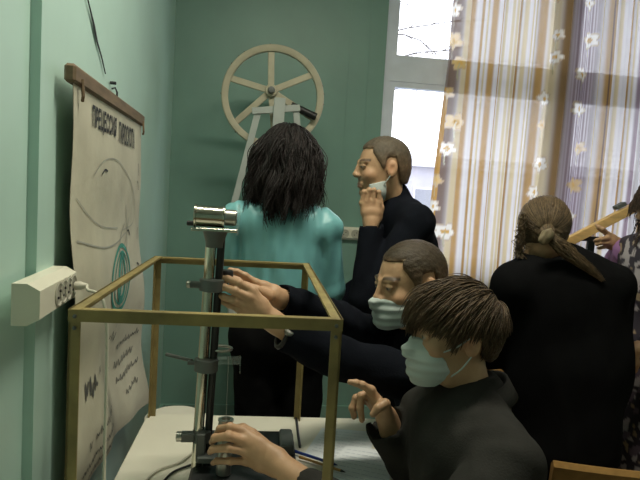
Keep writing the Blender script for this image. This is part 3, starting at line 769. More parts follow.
def cap(h, thick, seedv, fuzz=.0012, vox=.003, line=hairline, extra=None):
    B = S(); k = h.k
    B.el(h.w((0, -.012, .030)), (np.array([.074, .096, .084])+thick)*k, h.R, .02)
    B.el(h.w((0, .020, -.022)), (np.array([.062, .066, .082])+thick*.7)*k, h.R, .03)
    B.rc(h.w((0, -.055, -.02)), h.w((0, -.052, -.07)), (.050+thick*.6)*k, (.048+thick*.3)*k, .03)
    if extra: extra(B)
    B.cut(lambda P: line(h.l(P))*k, .006)
    r = np.random.default_rng(seedv); D = r.normal(size=(6, 3))*260
    return sdmesh(B, vox, lambda P: fuzz*sum(np.sin(P@D[i]+i) for i in range(6))/2+min(thick, .009)*.85*np.clip(1+line(h.l(P))/.022, 0, 1)**1.5, fuzz+.008)
def strand_mesh(P, rad, seg=4):
    # P (n, m, 3) strand points, rad (m,) radius profile or (n,m)
    n, m, _ = P.shape; T = np.gradient(P, axis=1); T /= np.linalg.norm(T, axis=2)[..., None]+1e-9
    ref = np.array([.31, .52, .79]); N = np.cross(T, ref); N /= np.linalg.norm(N, axis=2)[..., None]+1e-9; Bn = np.cross(T, N)
    rad = np.broadcast_to(rad, (n, m)); V = []
    for k in range(seg):
        t = 2*pi*k/seg; V.append(P+rad[..., None]*(cos(t)*N+sin(t)*Bn))
    V = np.stack(V, 2).reshape(-1, 3)
    i, j, k = np.meshgrid(np.arange(n), np.arange(m-1), np.arange(seg), indexing='ij')
    q = lambda jj, kk: (i*m+jj)*seg+kk
    Fq = np.stack([q(j, k), q(j, (k+1) % seg), q(j+1, (k+1) % seg), q(j+1, k)], -1).reshape(-1, 4)
    return V, Fq
def scalp_roots(h, n, r, line=hairline, off=0.0):
    out = []
    while len(out) < n:
        d = r.normal(size=(4*n, 3)); d /= np.linalg.norm(d, axis=1)[:, None]
        p = np.array([0, -.012, .030])+d*(np.array([.074, .096, .084])+off)
        ok = line(p) < -.004; ok &= p[:, 2] > -.06
        out.extend(p[ok])
    return np.array(out[:n])
def flow_strands(h, roots, dir0, length, steps, field, thick, r, obstacles=(), lift=.004):
    """grow strands in head space; field(p, t) returns wanted directions; keep outside skull and obstacles"""
    p = roots.copy(); d = dir0/np.linalg.norm(dir0, axis=1)[:, None]; out = [p.copy()]
    st = (length/steps)[:, None]
    lf = lift*(.3+r.random(len(p)))
    for i in range(steps):
        w = field(p, i/steps); d = d*.55+w*.45; d /= np.linalg.norm(d, axis=1)[:, None]+1e-9
        p = p+d*st
        for c, rad in ((np.array([0, -.012, .030]), np.array([.074, .096, .084])), (np.array([0, .02, -.03]), np.array([.062, .066, .082])))+tuple(obstacles):
            q = (p-c)/(rad+lf[:, None]); m = np.linalg.norm(q, axis=1); ins = m < 1
            p[ins] = c+(q[ins]/m[ins][:, None])*(rad+lf[ins][:, None])
        out.append(p.copy())
    P = np.stack(out, 1)
    return h.c+(P*h.k)@h.R.T
def hair_obj(parent, geos, base, r, jit=.35, fade=None):
    Vs, Fs = join(*[g[0] for g in geos]); cols = []
    for (v, f), per in geos:
        if per: 
            nn = len(v)//per; c = np.repeat(1+jit*r.normal(size=nn), per)
        else: c = np.full(len(v), .75)
        cols.append(np.clip(c, .35, 2.2)[:, None]*np.array(base))
    if fade is not None:
        L = fade.l(geos[0][0][0]); w = np.clip(1+hairline(L)/.020, 0, 1)[:, None]**1.3
        w = np.maximum(w, .62*np.clip((.062-L[:, 2:3])/.06, 0, 1))
        cols[0] = cols[0]*(1-.75*w)+SK*.62*.75*w
    return obj('hair', (Vs, Fs), M['hair'], parent, col=np.concatenate(cols), smooth=True)

def torso(B, j, t=0.0, fat=1.0, k=.05, arms=True, low=True, neck=True):
    """j: pelvis, neck, sl, sr, el, er, wl, wr ; t = cloth thickness"""
    up = unit(j['neck']-j['pelvis']); lat = unit(j['sr']-j['sl']); fw = unit(np.cross(up, lat)); lat = np.cross(fw, up); R = np.stack([lat, fw, up], 1)
    sw = np.linalg.norm(j['sr']-j['sl'])/2; Lt = np.linalg.norm(j['neck']-j['pelvis']); q = lambda u, f=0: j['pelvis']+up*Lt*u+fw*f
    mid = (j['sl']+j['sr'])/2
    B.el(q(.70)*.5+(mid-up*.12)*.5, (sw*.98*fat+t, .105*fat+t, .19+t), R, k)
    B.el(q(.36), (sw*.80*fat+t, .105*fat+t, .19+t), R, k)
    if low: B.el(q(.06), (sw*.92*fat+t, .118*fat+t, .15+t), R, k)
    B.rc(j['sl'], j['sr'], .052*fat+t, .052*fat+t, k)
    if neck:
        for s_ in ('sl', 'sr'): B.rc(j['neck']-up*.018, j[s_]*.8+j['neck']*.2, .040+t, .042+t, .03)
    if arms:
        for a, b, c in (('sl', 'el', 'wl'), ('sr', 'er', 'wr')):
            B.rc(j[a], j[b], .052*fat+t, .041*fat+t, .016); B.rc(j[b], j[c], .041*fat+t, .031+t, .015)
    return B
def legs(B, j, t=0.0, k=.03):
    for h_, kn_, an in (('hl', 'kl', 'al'), ('hr', 'kr', 'ar')):
        B.rc(j[h_], j[kn_], .082+t, .056+t, k); B.rc(j[kn_], j[an], .056+t, .040+t, .02)
    B.rc(j['hl'], j['hr'], .10+t, .10+t, .04); return B
def shoes(root, j, fwd):
    R = frame(fwd)
    for a in ('al', 'ar'):
        p = np.array([j[a][0], j[a][1], 0]); f = R[:, 1]
        B = S().el(p+f*.05+[0, 0, .035], (.045, .135, .045), R, .02).el(p-f*.02+[0, 0, .065], (.04, .05, .05), R, .02).half(p+[0, 0, .002], (0, 0, -1))
        obj('shoe', sdmesh(B, .008), M['shoe'], root, smooth=True)
def hand(B, wrist, across, knuck, fingers, thumb, fs=1.0, forearm=None):
    """joints in metres: four knuckles, per finger the further joints, thumb joints"""
    wrist = np.asarray(wrist, float); n = len(knuck)
    if forearm is not None: B.rc(forearm, wrist, .031*fs, .0255*fs, .01)
    for i, kq in enumerate(knuck):
        a = wrist+np.asarray(across)*(.5-i/(n-1))*.030*fs
        B.rc(a, kq, .0155*fs, .0105*fs, .014)
        if i: B.rc((a+kq)/2, ((wrist+np.asarray(across)*(.5-(i-1)/(n-1))*.030)+knuck[i-1])/2, .0125*fs, .0125*fs, .012)
    for i, (kq, fg) in enumerate(zip(knuck, fingers)):
        sc = (1.0, 1.05, .98, .86)[i]*fs; J = [np.asarray(kq)]+[np.asarray(x) for x in fg]; rad = [.0100*sc, .0090*sc, .0080*sc, .0066*sc]
        for a in range(len(J)-1): B.rc(J[a], J[a+1], rad[a], rad[a+1], .0025 if a else .006)
        for a in range(1, len(J)-1): B.el(J[a], (rad[a]*1.06,)*3, None, .003)
    J = [np.asarray(x) for x in thumb]; rad = [.0165*fs, .0125*fs, .0105*fs, .0080*fs]
    for a in range(len(J)-1): B.rc(J[a], J[a+1], rad[a], rad[a+1], .010 if a == 0 else .003)
    return B
def simple_hand(B, wrist, d, n, fs=1.0, curl=.35, side=1):
    """relaxed hand: d finger direction, n back-of-hand normal"""
    d = unit(d); n = unit(np.asarray(n)-d*(np.asarray(n)@d)); x = np.cross(d, n)*side
    kn, fg = [], []
    for i in range(4):
        o = (1.5-i)*.019*fs; kq = wrist+d*(.088-.006*abs(i-1.2))*fs+x*o; L = (.088, .098, .090, .070)[i]*fs
        pts = []; p = kq; a = curl*.6
        for q in (.46, .30, .24): a += curl; p = p+(d*cos(a)-n*sin(a))*L*q*(1.0); pts.append(p)
        kn.append(kq); fg.append(pts)
    th = [wrist+d*.02*fs+x*.02, wrist+d*.045*fs+x*.042-n*.008, wrist+d*.075*fs+x*.048-n*.018, wrist+d*.098*fs+x*.044-n*.024]
    return hand(B, wrist, x, kn, fg, th, fs)
def person_body(root, j, head, hands, skin=SK, brow=(.06, .035, .02), vox=.0028, hvox=.0022, neck_pt=None):
    """one skin mesh: head and neck, hands, and the trunk beneath the clothes"""
    B = S(); head.add(B, True, j['neck']); hv = sdmesh(B, vox)
    parts = [hv]; cols = [head.colours(hv[0], skin, brow)]
    for hb in hands:
        g_ = sdmesh(hb, hvox); parts.append(g_); cols.append(np.tile(skin, (len(g_[0]), 1)))
    C = torso(S(), j, -.022, k=.04); legs(C, j, -.022)
    C.rc(j['neck'], j['neck']-[0, 0, .08], .05, .05, .03)
    g_ = sdmesh(C, .012); parts.append(g_); cols.append(np.tile(skin, (len(g_[0]), 1)))
    return obj('body', join(*parts), M['skin'], root, col=np.concatenate(cols), smooth=True)
def face_mask(root, h, drop=0.0, dt=0.0, db=0.0):
    k = h.k; B = S(); h = Head(h.w((0, 0, -drop)), h.R[:, 1], h.k, h.R[:, 2])
    B.el(h.w((0, .050, -.058)), np.array([.066, .062, .066])*k, h.R, .02); B.rc(h.w((0, .098, -.012)), h.w((0, .116, -.036)), .012*k, .016*k, .02*k)
    B.el(h.w((0, .080, -.090)), np.array([.034, .030, .030])*k, h.R, .03*k)
    def reg(P):
        L = h.l(P); x = np.abs(L[:, 0])
        top = L[:, 2]+dt-np.interp(L[:, 1], [.02, .06, .11], [-.028, -.016, .002])
        bot = np.interp(L[:, 1], [.02, .06, .09], [-.094, -.116, -.121])+db-L[:, 2]
        return np.maximum(np.maximum(top, bot), np.interp(L[:, 2], [-.125, -.085, -.02], [.030, .026, .060])-L[:, 1])*k
    B.cut(reg, .003)
    pleat = lambda P: (lambda L: .0016*np.sin(L[:, 2]*2*pi/.022)*np.clip((L[:, 1]-.03)/.03, 0, 1))(h.l(P))
    m = obj('face_mask', sdmesh(B, .0025, pleat, .002), M['mask'], root, smooth=True)
    for q in (-1, 1):
        for a, b in (((.058, .056, -.030), (.084, -.002, .010)), ((.054, .034, -.092), (.080, -.010, -.034))):
            A = h.w((q*a[0], a[1], a[2])); C_ = h.w((q*b[0], b[1], b[2])); mid = (A+C_)/2+h.R[:, 0]*q*.009
            obj('ear_loop', MB().tube(spline([A, mid, C_], 5), .0019, 6), M['mask'], m)
    return m

# ------------------------------------------------------------------ woman in turquoise, seen from behind
def a_(*p): return np.array(p, float)
j = dict(pelvis=a_(.17, 2.25, .93), neck=a_(.165, 2.22, 1.43), sl=a_(-.002, 2.20, 1.355), sr=a_(.320, 2.20, 1.340), el=a_(-.035, 2.26, 1.09), er=a_(.366, 2.26, 1.10), wl=a_(.04, 2.47, 1.13), wr=a_(.27, 2.47, 1.12),
         hl=a_(.105, 2.26, .90), hr=a_(.265, 2.26, .90), kl=a_(.105, 2.25, .48), kr=a_(.275, 2.25, .48), al=a_(.105, 2.27, .08), ar=a_(.28, 2.27, .08))
pA = thing('person', 'long dark haired woman in turquoise blouse standing with her back turned', 'person', (.17, 2.25, 0))
hA = Head((.172, 2.235, 1.587), (0.05, 1, -.12), .98)
hs = [simple_hand(S(), j['wl'], (.3, .9, .1), (0, -.1, 1), .92, side=1), simple_hand(S(), j['wr'], (-.3, .9, .1), (0, -.1, 1), .92, side=-1)]
for B_, e_, w_ in zip(hs, ('el', 'er'), ('wl', 'wr')): B_.rc(j[e_], j[w_], .034, .024, .01)
person_body(pA, j, hA, hs)
B = torso(S(), j, .010, .97, arms=False, low=False)
B.el(j['pelvis']+[0, 0, .16], (.150, .125, .13), None, .05)
for a, b, c in (('sl', 'el', 'wl'), ('sr', 'er', 'wr')): B.rc(j[a], j[b], .058, .052, .016).rc(j[b], j[b]*.45+j[c]*.55, .052, .046, .016)
B.half(j['pelvis']+[0, 0, .105], (0, 0, -1))
obj('blouse', sdmesh(B, .006, folds(3, .007, 40, (1, 1, .38)), .009), M['blouse'], pA, smooth=True)
B = legs(S(), j, .018).el(j['pelvis'], (.165, .125, .13), None, .04).half((0, 0, .035), (0, 0, -1))
obj('trousers', sdmesh(B, .009, folds(4, .004, 40), .005), M['blackcloth'], pA, smooth=True)
shoes(pA, j, (0, 1, 0))
r = np.random.default_rng(21); n = 3200
line = lambda L: np.where(L[:, 1] > .055, .05-L[:, 2], -.06-L[:, 2])
ro = scalp_roots(hA, n, r, line)
gl_ = hA.R.T@np.array([0, 0, -1.0])
az_ = np.arctan2(ro[:, 0], -ro[:, 1]); ph_ = 5.5*az_+2*np.sin(9*az_)+r.normal(size=n)*.30; fr_ = 14+3*np.sin(4*az_)+r.normal(size=n)*.7
side_ = np.sign(ro[:, 0]+.002*r.normal(size=n))
rw = hA.c+(ro*hA.k)@hA.R.T
zend = 1.41+1.0*np.clip(np.abs(ro[:, 0]+.012)-.012, 0, .09)+.02*np.sin(23*az_)+.06*(ro[:, 1] > .02)+.02*np.sin(9*az_+1)+r.normal(size=n)*.020
lenA = (rw[:, 2]-zend)*1.22+.01
spr = r.uniform(.1, 1.0, n)
def fld(p, t):
    rd = np.stack([p[:, 0], p[:, 1]+.012, 0*p[:, 0]], 1); rd /= np.linalg.norm(rd, axis=1)[:, None]+1e-9
    out = rd*((.42*max(0, 1-t*2.2)+.10)*spr+.06)[:, None]+gl_*(.35+1.1*min(1, t*2))
    out[:, 0] += 0.8*np.sin(fr_*t+ph_)*min(1, t*2.2); out[:, 1] += .7*np.cos(fr_*t*.9+ph_)*min(1, t*2.2)
    return out/np.linalg.norm(out, axis=1)[:, None]
obst = [(hA.l(a_(.16, 2.20, 1.23)[None])[0], np.array([.165, .110, .155]))]
d0 = ro-np.array([0, -.012, .03]); d0[:, 2] *= .3
P = flow_strands(hA, ro, d0, np.maximum(lenA, .05), 26, fld, 0, r, obst, .014)
Bh = S().el(hA.w((0, -.018, .022)), (.080, .106, .097), hA.R, .03).rc(hA.w((-.050, -.035, -.03)), hA.w((-.082, -.05, -.11)), .045, .030, .05).rc(hA.w((.050, -.035, -.03)), hA.w((.082, -.05, -.11)), .045, .030, .05).rc(hA.w((0, -.06, -.04)), hA.w((-.005, -.09, -.16)), .058, .025, .05).half(hA.w((0, .065, 0)), hA.R[:, 1])
base = sdmesh(Bh, .006, folds(8, .005, 40, (1, 1, .3)), .006)
hair_obj(pA, [(base, 0), (strand_mesh(P, np.interp(np.linspace(0, 1, 27), [0, .7, 1], [.0017, .0016, .0005])), 108)], (.015, .011, .0105), r)

# ------------------------------------------------------------------ boy in black with his fist at his chin
j = dict(pelvis=a_(.75, 2.36, .93), neck=a_(.620, 2.33, 1.44), sl=a_(.665, 2.17, 1.375), sr=a_(.665, 2.49, 1.375), el=a_(.475, 2.13, 1.09), er=a_(.58, 2.56, 1.08), wl=at(371, 228, 2.19), wr=a_(.42, 2.50, 1.0),
         hl=a_(.72, 2.28, .90), hr=a_(.72, 2.45, .90), kl=a_(.71, 2.27, .48), kr=a_(.71, 2.46, .48), al=a_(.73, 2.27, .08), ar=a_(.73, 2.46, .08))
pB = thing('person', 'short haired boy in black sweater resting a fist on his chin', 'person', (.72, 2.36, 0))
hB = Head(at(382, 168, 2.31), (-1, -.10, -.06), 1.02)
Y = 2.19
kn_ = [at(x, y, Y) for x, y in ((362, 203), (367, 201), (373, 201), (379, 203))]
fg_ = [[at(x, y, Y-.004), at(x+1, y+5, Y+.02), at(x+1, y+12, Y+.018)] for x, y in ((364, 192), (369, 190), (374, 190), (379, 192))]
th_ = [at(378, 218, Y+.01), at(381, 208, Y+.012), at(380, 200, Y+.02), at(374, 196, Y+.025)]
hb1 = hand(S(), at(371, 222, Y), unit(at(362, 222, Y)-at(380, 222, Y)), kn_, fg_, th_, 1.0, forearm=j['wl']*.6+j['el']*.4)
hb2 = simple_hand(S(), j['wr'], (-.6, 0, -.6), (-.3, .9, 0), 1.0, side=1); hb2.rc(j['er'], j['wr'], .034, .026, .01)
person_body(pB, j, hB, [hb1, hb2], brow=(.07, .045, .03))
B = torso(S(), j, .014, 1.0)
B.rc(j['neck']-[0, 0, .02], j['neck']+[-.004, 0, .035], .062, .058, .03)
B.half(j['pelvis']-[0, 0, .06], (0, 0, -1))
B.el(at(371, 218, Y), (.05, .05, .048), None, .004, 's')
obj('sweater', sdmesh(B, .007, folds(5, .004, 42), .006), M['navy'], pB, smooth=True)
B = legs(S(), j, .018).el(j['pelvis']-[0, 0, .02], (.12, .165, .12), None, .04).half((0, 0, .035), (0, 0, -1))
obj('trousers', sdmesh(B, .010), M['blackcloth'], pB, smooth=True); shoes(pB, j, (-1, 0, 0))
r = np.random.default_rng(5)
hair_obj(pB, [(cap(hB, .008, 5, .0005), 0)], (.125, .098, .068), r, fade=hB)
Bm = S(); hB.add(Bm, False); Bm.el(hB.w((0, .03, -.088)), (.058, .058, .042), hB.R, .02)
Bm.cut(lambda P: (lambda L: np.maximum(np.maximum(L[:, 2]-(-.055-.25*(L[:, 1]-.02)), -.135-L[:, 2]), np.maximum(.005-L[:, 1], L[:, 1]-.062)))(hB.l(P)), .003)
mk = obj('face_mask', sdmesh(Bm, .003, lambda P: -.004+0*P[:, 0], .005), M['mask'], pB, smooth=True)
for q in (-1, 1): obj('ear_loop', MB().tube(spline([hB.w((q*.064, .015, -.065)), hB.w((q*.076, .004, -.045)), hB.w((q*.080, -.012, -.022))], 5), .0022, 6), M['mask'], mk)

# ------------------------------------------------------------------ masked boy reaching for the column
YN, YX = 1.42, 1.50      # near hand, far hand
j = dict(pelvis=a_(.76, 1.64, .50), neck=a_(.545, 1.64, 1.075), sl=a_(.55, 1.49, .985), sr=a_(.54, 1.80, 1.00), el=at(345, 360, 1.47), er=at(338, 322, 1.66), wl=at(280, 333, YN+.015), wr=at(278, 299, YX+.03),
         hl=a_(.74, 1.56, .50), hr=a_(.74, 1.73, .50), kl=a_(.33, 1.56, .50), kr=a_(.33, 1.73, .50), al=a_(.36, 1.56, .08), ar=a_(.36, 1.73, .08))
pC = thing('person', 'masked boy with cropped hair in navy reaching both hands to the column', 'person', (.76, 1.64, 0))
hC = Head(at(410, 283, 1.66), (-1, -.30, -.14), 1.04)
# near (left) hand, back towards the camera
kn_ = [at(253, 291, YN-.005), at(250, 298, YN-.012), at(248, 306, YN-.012), at(249, 313, YN-.004)]
fg_ = [[at(239, 283, YN-.012), at(228, 279, YN), at(219, 278, YN+.012)], [at(235, 291, YN-.02), at(224, 287, YN-.006), at(217, 285, YN+.012)], [at(235, 301, YN-.02), at(224, 297, YN-.008), at(218, 294, YN+.008)], [at(238, 309, YN-.012), at(229, 305, YN-.002), at(222, 302, YN+.008)]]
th_ = [at(270, 318, YN+.02), at(256, 300, YN+.03), at(243, 290, YN+.03), at(232, 284, YN+.025)]
h1 = hand(S(), at(275, 322, YN), unit(at(270, 312, YN)-at(280, 330, YN)), kn_, fg_, th_, 1.02, forearm=j['wl']*.55+j['el']*.45)
# far (right) hand, thumb and finger round the black piece
kn_ = [at(256, 283, YX), at(255, 288, YX+.018), at(255, 294, YX+.03), at(257, 300, YX+.035)]
fg_ = [[at(245, 276, YX-.005), at(237, 272, YX-.008), at(230, 270, YX-.006)], [at(243, 281, YX+.022), at(233, 279, YX+.02), at(226, 278, YX+.012)], [at(243, 289, YX+.036), at(233, 288, YX+.03), at(227, 288, YX+.02)], [at(246, 297, YX+.04), at(238, 297, YX+.035), at(232, 297, YX+.03)]]
th_ = [at(268, 296, YX-.015), at(256, 290, YX-.03), at(246, 286, YX-.028), at(236, 283, YX-.02)]
h2 = hand(S(), at(274, 296, YX+.015), unit(at(272, 287, YX)-at(278, 304, YX)), kn_, fg_, th_, 1.02, forearm=j['wr']*.55+j['er']*.45)
person_body(pC, j, hC, [h1, h2], skin=SK*1.04, brow=(.035, .022, .013))
B = torso(S(), j, .014, 1.0)
B.rc(j['neck']-[0, 0, .03], j['neck']+[-.006, 0, .015], .066, .062, .03)
for wq, eq in (('wl', 'el'), ('wr', 'er')):
    d = unit(j[wq]-j[eq]); B.p = B.p; 
B.half(j['pelvis']-[0, 0, .05], (0, 0, -1))
dl = unit(j['wl']-j['el']); dr_ = unit(j['wr']-j['er'])
B.el(j['wl']+dl*.028, (.05, .05, .05), None, .004, 's'); B.el(j['wr']+dr_*.030, (.05, .05, .05), None, .004, 's')
obj('sweater', sdmesh(B, .006, folds(6, .0045, 44), .006), M['navy'], pC, smooth=True)
B = legs(S(), j, .018).el(j['pelvis'], (.12, .165, .12), None, .04).half((0, 0, .035), (0, 0, -1))
obj('trousers', sdmesh(B, .010), M['blackcloth'], pC, smooth=True); shoes(pC, j, (-1, 0, 0))
hair_obj(pC, [(cap(hC, .006, 6, .0005), 0)], (.062, .044, .026), r, fade=hC)
face_mask(pC, hC, .004, .020, .012)
wq = at(283, 335, YN+.005); ax = unit(j['el']-j['wl']); n1 = unit(np.cross(ax, [0, 1, 0])); n2 = np.cross(ax, n1)
wa = obj('wristwatch', MB().tube([wq+.031*cos(t)*n1+.029*sin(t)*n2 for t in np.linspace(0, 2*pi, 28, endpoint=False)], .0065, 6, closed=True), M['black'], pC, smooth=True)
obj('watch_case', MB().lathe(wq+n1*.031*.6+n2*(-.026 if n2[1] > 0 else .026), [(.012, -.003), (.013, .0), (.012, .004), (.010, .005)], 20, n1*.6+n2*(-.8 if n2[1] > 0 else .8)), M['steel'], wa, smooth=40)
bk = thing('black_knob', 'small black cap pinched between fingers beside the column', 'knob', at(226, 277, 1.46))
obj('cap', MB().lathe(at(226, 275, 1.455)-[0, 0, .012], [(.016, 0), (.0175, .003), (.0175, .02), (.015, .024)], 20), M['black'], bk, smooth=40)
obj('stem', MB().cyl(at(226, 275, 1.455)-[0, 0, .03], at(226, 275, 1.455)-[0, 0, .010], .006), M['black'], bk)

# ------------------------------------------------------------------ masked boy in the charcoal jacket, nearest
YP = 1.36
j = dict(pelvis=a_(.58, 1.23, .50), neck=a_(.540, 1.265, 1.030), sl=a_(.545, 1.08, .955), sr=a_(.49, 1.37, .945), el=a_(.40, .995, .825), er=a_(.46, 1.40, .815), wl=at(308, 494, 1.205), wr=at(388, 428, YP+.01),
         hl=a_(.60, 1.15, .50), hr=a_(.60, 1.32, .50), kl=a_(.20, 1.14, .50), kr=a_(.20, 1.33, .50), al=a_(.22, 1.14, .08), ar=a_(.22, 1.33, .08))
pD = thing('person', 'masked boy with floppy brown hair in charcoal jacket pointing over the table', 'person', (.58, 1.23, 0))
hD = Head(at(454, 334, 1.275), (-1, -.05, -.04), .93)
YH = 1.33
kn_ = [at(243, 431, YH-.005), at(245, 441, YH-.02), at(245, 451, YH-.024), at(247, 461, YH-.018)]
fg_ = [[at(230, 427, YH-.012), at(220, 429, YH+.012), at(217, 433, YH+.03)], [at(228, 436, YH-.028), at(215, 438, YH-.01), at(212, 442, YH+.015)], [at(228, 448, YH-.032), at(213, 449, YH-.014), at(210, 452, YH+.012)], [at(231, 461, YH-.024), at(217, 461, YH-.01), at(213, 463, YH+.012)]]
th_ = [at(266, 448, YH+.02), at(252, 434, YH+.04), at(243, 428, YH+.055), at(234, 428, YH+.06)]
h1 = hand(S(), at(276, 462, 1.285), unit(at(280, 448, 1.28)-at(272, 476, 1.28)), kn_, fg_, th_, 1.06, forearm=j['wl']*.75+j['el']*.25)
kn_ = [at(371, 390, YP-.015), at(370, 392, YP+.005), at(367, 396, YP+.024), at(367, 400, YP+.04)]
fg_ = [[at(362, 385, YP-.02), at(356, 383, YP-.022), at(350, 382, YP-.022)], [at(361, 396, YP+.0), at(360, 408, YP-.005), at(362, 420, YP-.005)], [at(356, 398, YP+.022), at(352, 408, YP+.018), at(354, 417, YP+.015)], [at(357, 402, YP+.04), at(353, 410, YP+.036), at(355, 416, YP+.034)]]
th_ = [at(386, 412, YP-.02), at(385, 404, YP-.035), at(378, 408, YP-.045), at(373, 414, YP-.045)]
h2 = hand(S(), at(386, 416, YP), unit(at(380, 412, YP-.02)-at(392, 420, YP+.02)), kn_, fg_, th_, 1.0, forearm=j['wr']*.8+j['er']*.2)
person_body(pD, j, hD, [h1, h2], skin=SK*.98)
B = torso(S(), j, .020, .98)
B.rc(j['neck']-[0, 0, .04], j['neck']+[.014, 0, .002], .070, .064, .03)
B.el(hD.w((0, -.02, -.02)), (.078, .098, .10), hD.R, .006, 's')
B.half(j['pelvis']-[0, 0, .08], (0, 0, -1))
dl = unit(j['wl']-j['el']); dr_ = unit(j['wr']-j['er'])
B.el(j['wl']+dl*.045, (.055, .055, .055), None, .004, 's'); B.el(j['wr']+dr_*.032, (.05, .05, .05), None, .004, 's')
obj('jacket', sdmesh(B, .006, folds(9, .0045, 36), .007), M['grey'], pD, smooth=True)
B = legs(S(), j, .018).el(j['pelvis'], (.12, .165, .12), None, .04).half((0, 0, .035), (0, 0, -1))
obj('trousers', sdmesh(B, .010), M['blackcloth'], pD, smooth=True); shoes(pD, j, (-1, 0, 0))
V = []; nn = 40
for i in range(nn):
    a = 2*pi*i/nn; cx_, cy_ = j['neck'][0]+.014, j['neck'][1]
    zc = .004+.026*cos(a)
    for (rr0, zz) in ((.060, .0), (.061, .022), (.066, .025), (.090, -.014), (.086, -.018), (.064, -.008)):
        V.append((cx_+rr0*cos(a), cy_+rr0*1.02*sin(a), j['neck'][2]+zz+zc))
obj('collar', (np.array(V), [(i*6+k, ((i+1) % nn)*6+k, ((i+1) % nn)*6+(k+1) % 6, i*6+(k+1) % 6) for i in range(nn) for k in range(6)]), M['grey'], pD, smooth=True)
face_mask(pD, hD)
r = np.random.default_rng(31); n = 4200
lineD = lambda L: hairline(L)+0.0
ro = scalp_roots(hD, n, r, lineD, .004)
crown = np.array([.0, -.055, .105]); gD = hD.R.T@np.array([0, 0, -1.0])
lenD = np.interp(ro[:, 2], [-.06, -.02, .04, .07, .11], [.014, .024, .042, .078, .115])*r.uniform(.8, 1.15, n)
jt = r.normal(size=(n, 3))*.10+np.stack([np.sin(60*ro[:, 1]+40*ro[:, 0]), np.sin(55*ro[:, 0]+9), np.sin(50*ro[:, 1])], 1)*.16
def fldD(p, t):
    o = p-crown; nrm = (p-np.array([0, -.012, .03]))/np.array([.074, .096, .084])**2; nrm /= np.linalg.norm(nrm, axis=1)[:, None]
    o[:, 1] += .06*np.clip(p[:, 2]*14, 0, 1); o = o-nrm*np.sum(o*nrm, 1)[:, None]; o /= np.linalg.norm(o, axis=1)[:, None]+1e-9
    o = o+nrm*(.36-.55*t)+gD*(.10+.45*t)+jt*(1-.4*t); return o/np.linalg.norm(o, axis=1)[:, None]
d0 = fldD(ro, 0)
P = flow_strands(hD, ro, d0, lenD, 12, fldD, 0, r, (), .014)
base = cap(hD, .015, 7, .002)
hair_obj(pD, [(base, 0), (strand_mesh(P, np.interp(np.linspace(0, 1, 13), [0, .6, 1], [.0015, .0014, .0004])), 52)], (.080, .052, .028), r, .2)

# ------------------------------------------------------------------ woman in black jacket from behind
j = dict(pelvis=a_(1.18, 1.93, .90), neck=a_(1.065, 1.95, 1.30), sl=a_(.935, 1.90, 1.195), sr=a_(1.285, 1.90, 1.205), el=a_(.925, 2.02, .94), er=a_(1.36, 2.02, .94), wl=a_(.98, 2.25, 1.02), wr=a_(1.28, 2.27, 1.02),
         hl=a_(1.09, 1.94, .88), hr=a_(1.27, 1.94, .88), kl=a_(1.09, 1.95, .47), kr=a_(1.27, 1.95, .47), al=a_(1.09, 1.93, .08), ar=a_(1.27, 1.93, .08))
pE = thing('person', 'woman in black jacket with clipped back light brown hair, seen from behind', 'person', (1.18, 1.93, 0))
hE = Head(at(543, 231, 1.95), (.12, 1, -.22), .93)
hs = [simple_hand(S(), j['wl'], (.2, .9, -.1), (0, -.1, 1), .92, side=1), simple_hand(S(), j['wr'], (-.2, .9, -.1), (0, -.1, 1), .92, side=-1)]
for B_, e_, w_ in zip(hs, ('el', 'er'), ('wl', 'wr')): B_.rc(j[e_], j[w_], .034, .024, .01)
person_body(pE, j, hE, hs)
B = torso(S(), j, .022, 1.08)
B.rc(j['pelvis'], j['pelvis']-[0, 0, .25], .17, .19, .06); B.el((1.175, 1.93, .93), (.225, .15, .32), None, .05)
B.half(j['pelvis']-[0, 0, .30], (0, 0, -1))
B.el(hE.w((0, 0, -.0)), (.082, .10, .125), hE.R, .006, 's')
obj('jacket', sdmesh(B, .007, folds(12, .004, 34), .006), M['blackcloth'], pE, smooth=True)
B = legs(S(), j, .014).half((0, 0, .035), (0, 0, -1))
obj('trousers', sdmesh(B, .010), M['blackcloth'], pE, smooth=True); shoes(pE, j, (0, 1, 0))
r = np.random.default_rng(41); n = 2600
ro = scalp_roots(hE, n, r, line, .004)
tie = hE.l(at(548, 236, 1.83)[None])[0]
tail = [hE.l(at(*p)[None])[0] for p in ((553, 240, 1.82), (568, 252, 1.81), (585, 265, 1.80), (603, 280, 1.80))]
# combed strands over the skull to the tie, then down the tail
K = 14; t = np.linspace(0, 1, K); P = np.zeros((n, K+8, 3)); cc = np.array([0, -.012, .030]); rr_ = np.array([.074, .096, .084])
lf = .006+.012*r.random(n)
for i in range(K):
    q = ro*(1-t[i])+tie*t[i]; u_ = (q-cc)/(rr_+lf[:, None]); m = np.linalg.norm(u_, axis=1)[:, None]
    P[:, i] = cc+u_/m*(rr_+lf[:, None])*np.maximum(1, np.where(m > 1.0, m, 1))
tl_ = spline(tail, 8); jit = r.normal(size=(n, 3)); jit /= np.linalg.norm(jit, axis=1)[:, None]; jit *= (r.random(n)**.5)[:, None]
lfac = r.uniform(.72, 1.0, n); swy = r.uniform(0, 6.28, n)
for i in range(8):
    f_ = i/7*lfac*(len(tl_)-1); i0 = np.minimum(f_.astype(int), len(tl_)-2); w_ = (f_-i0)[:, None]
    q = tl_[i0]*(1-w_)+tl_[i0+1]*w_; P[:, K+i] = q+jit*np.interp(i/7, [0, .3, .7, 1], [.016, .026, .017, .006])*np.array([1, .6, 1])+r.normal(size=(n, 3))*.0022+.003*np.sin(i*1.1+swy)[:, None]
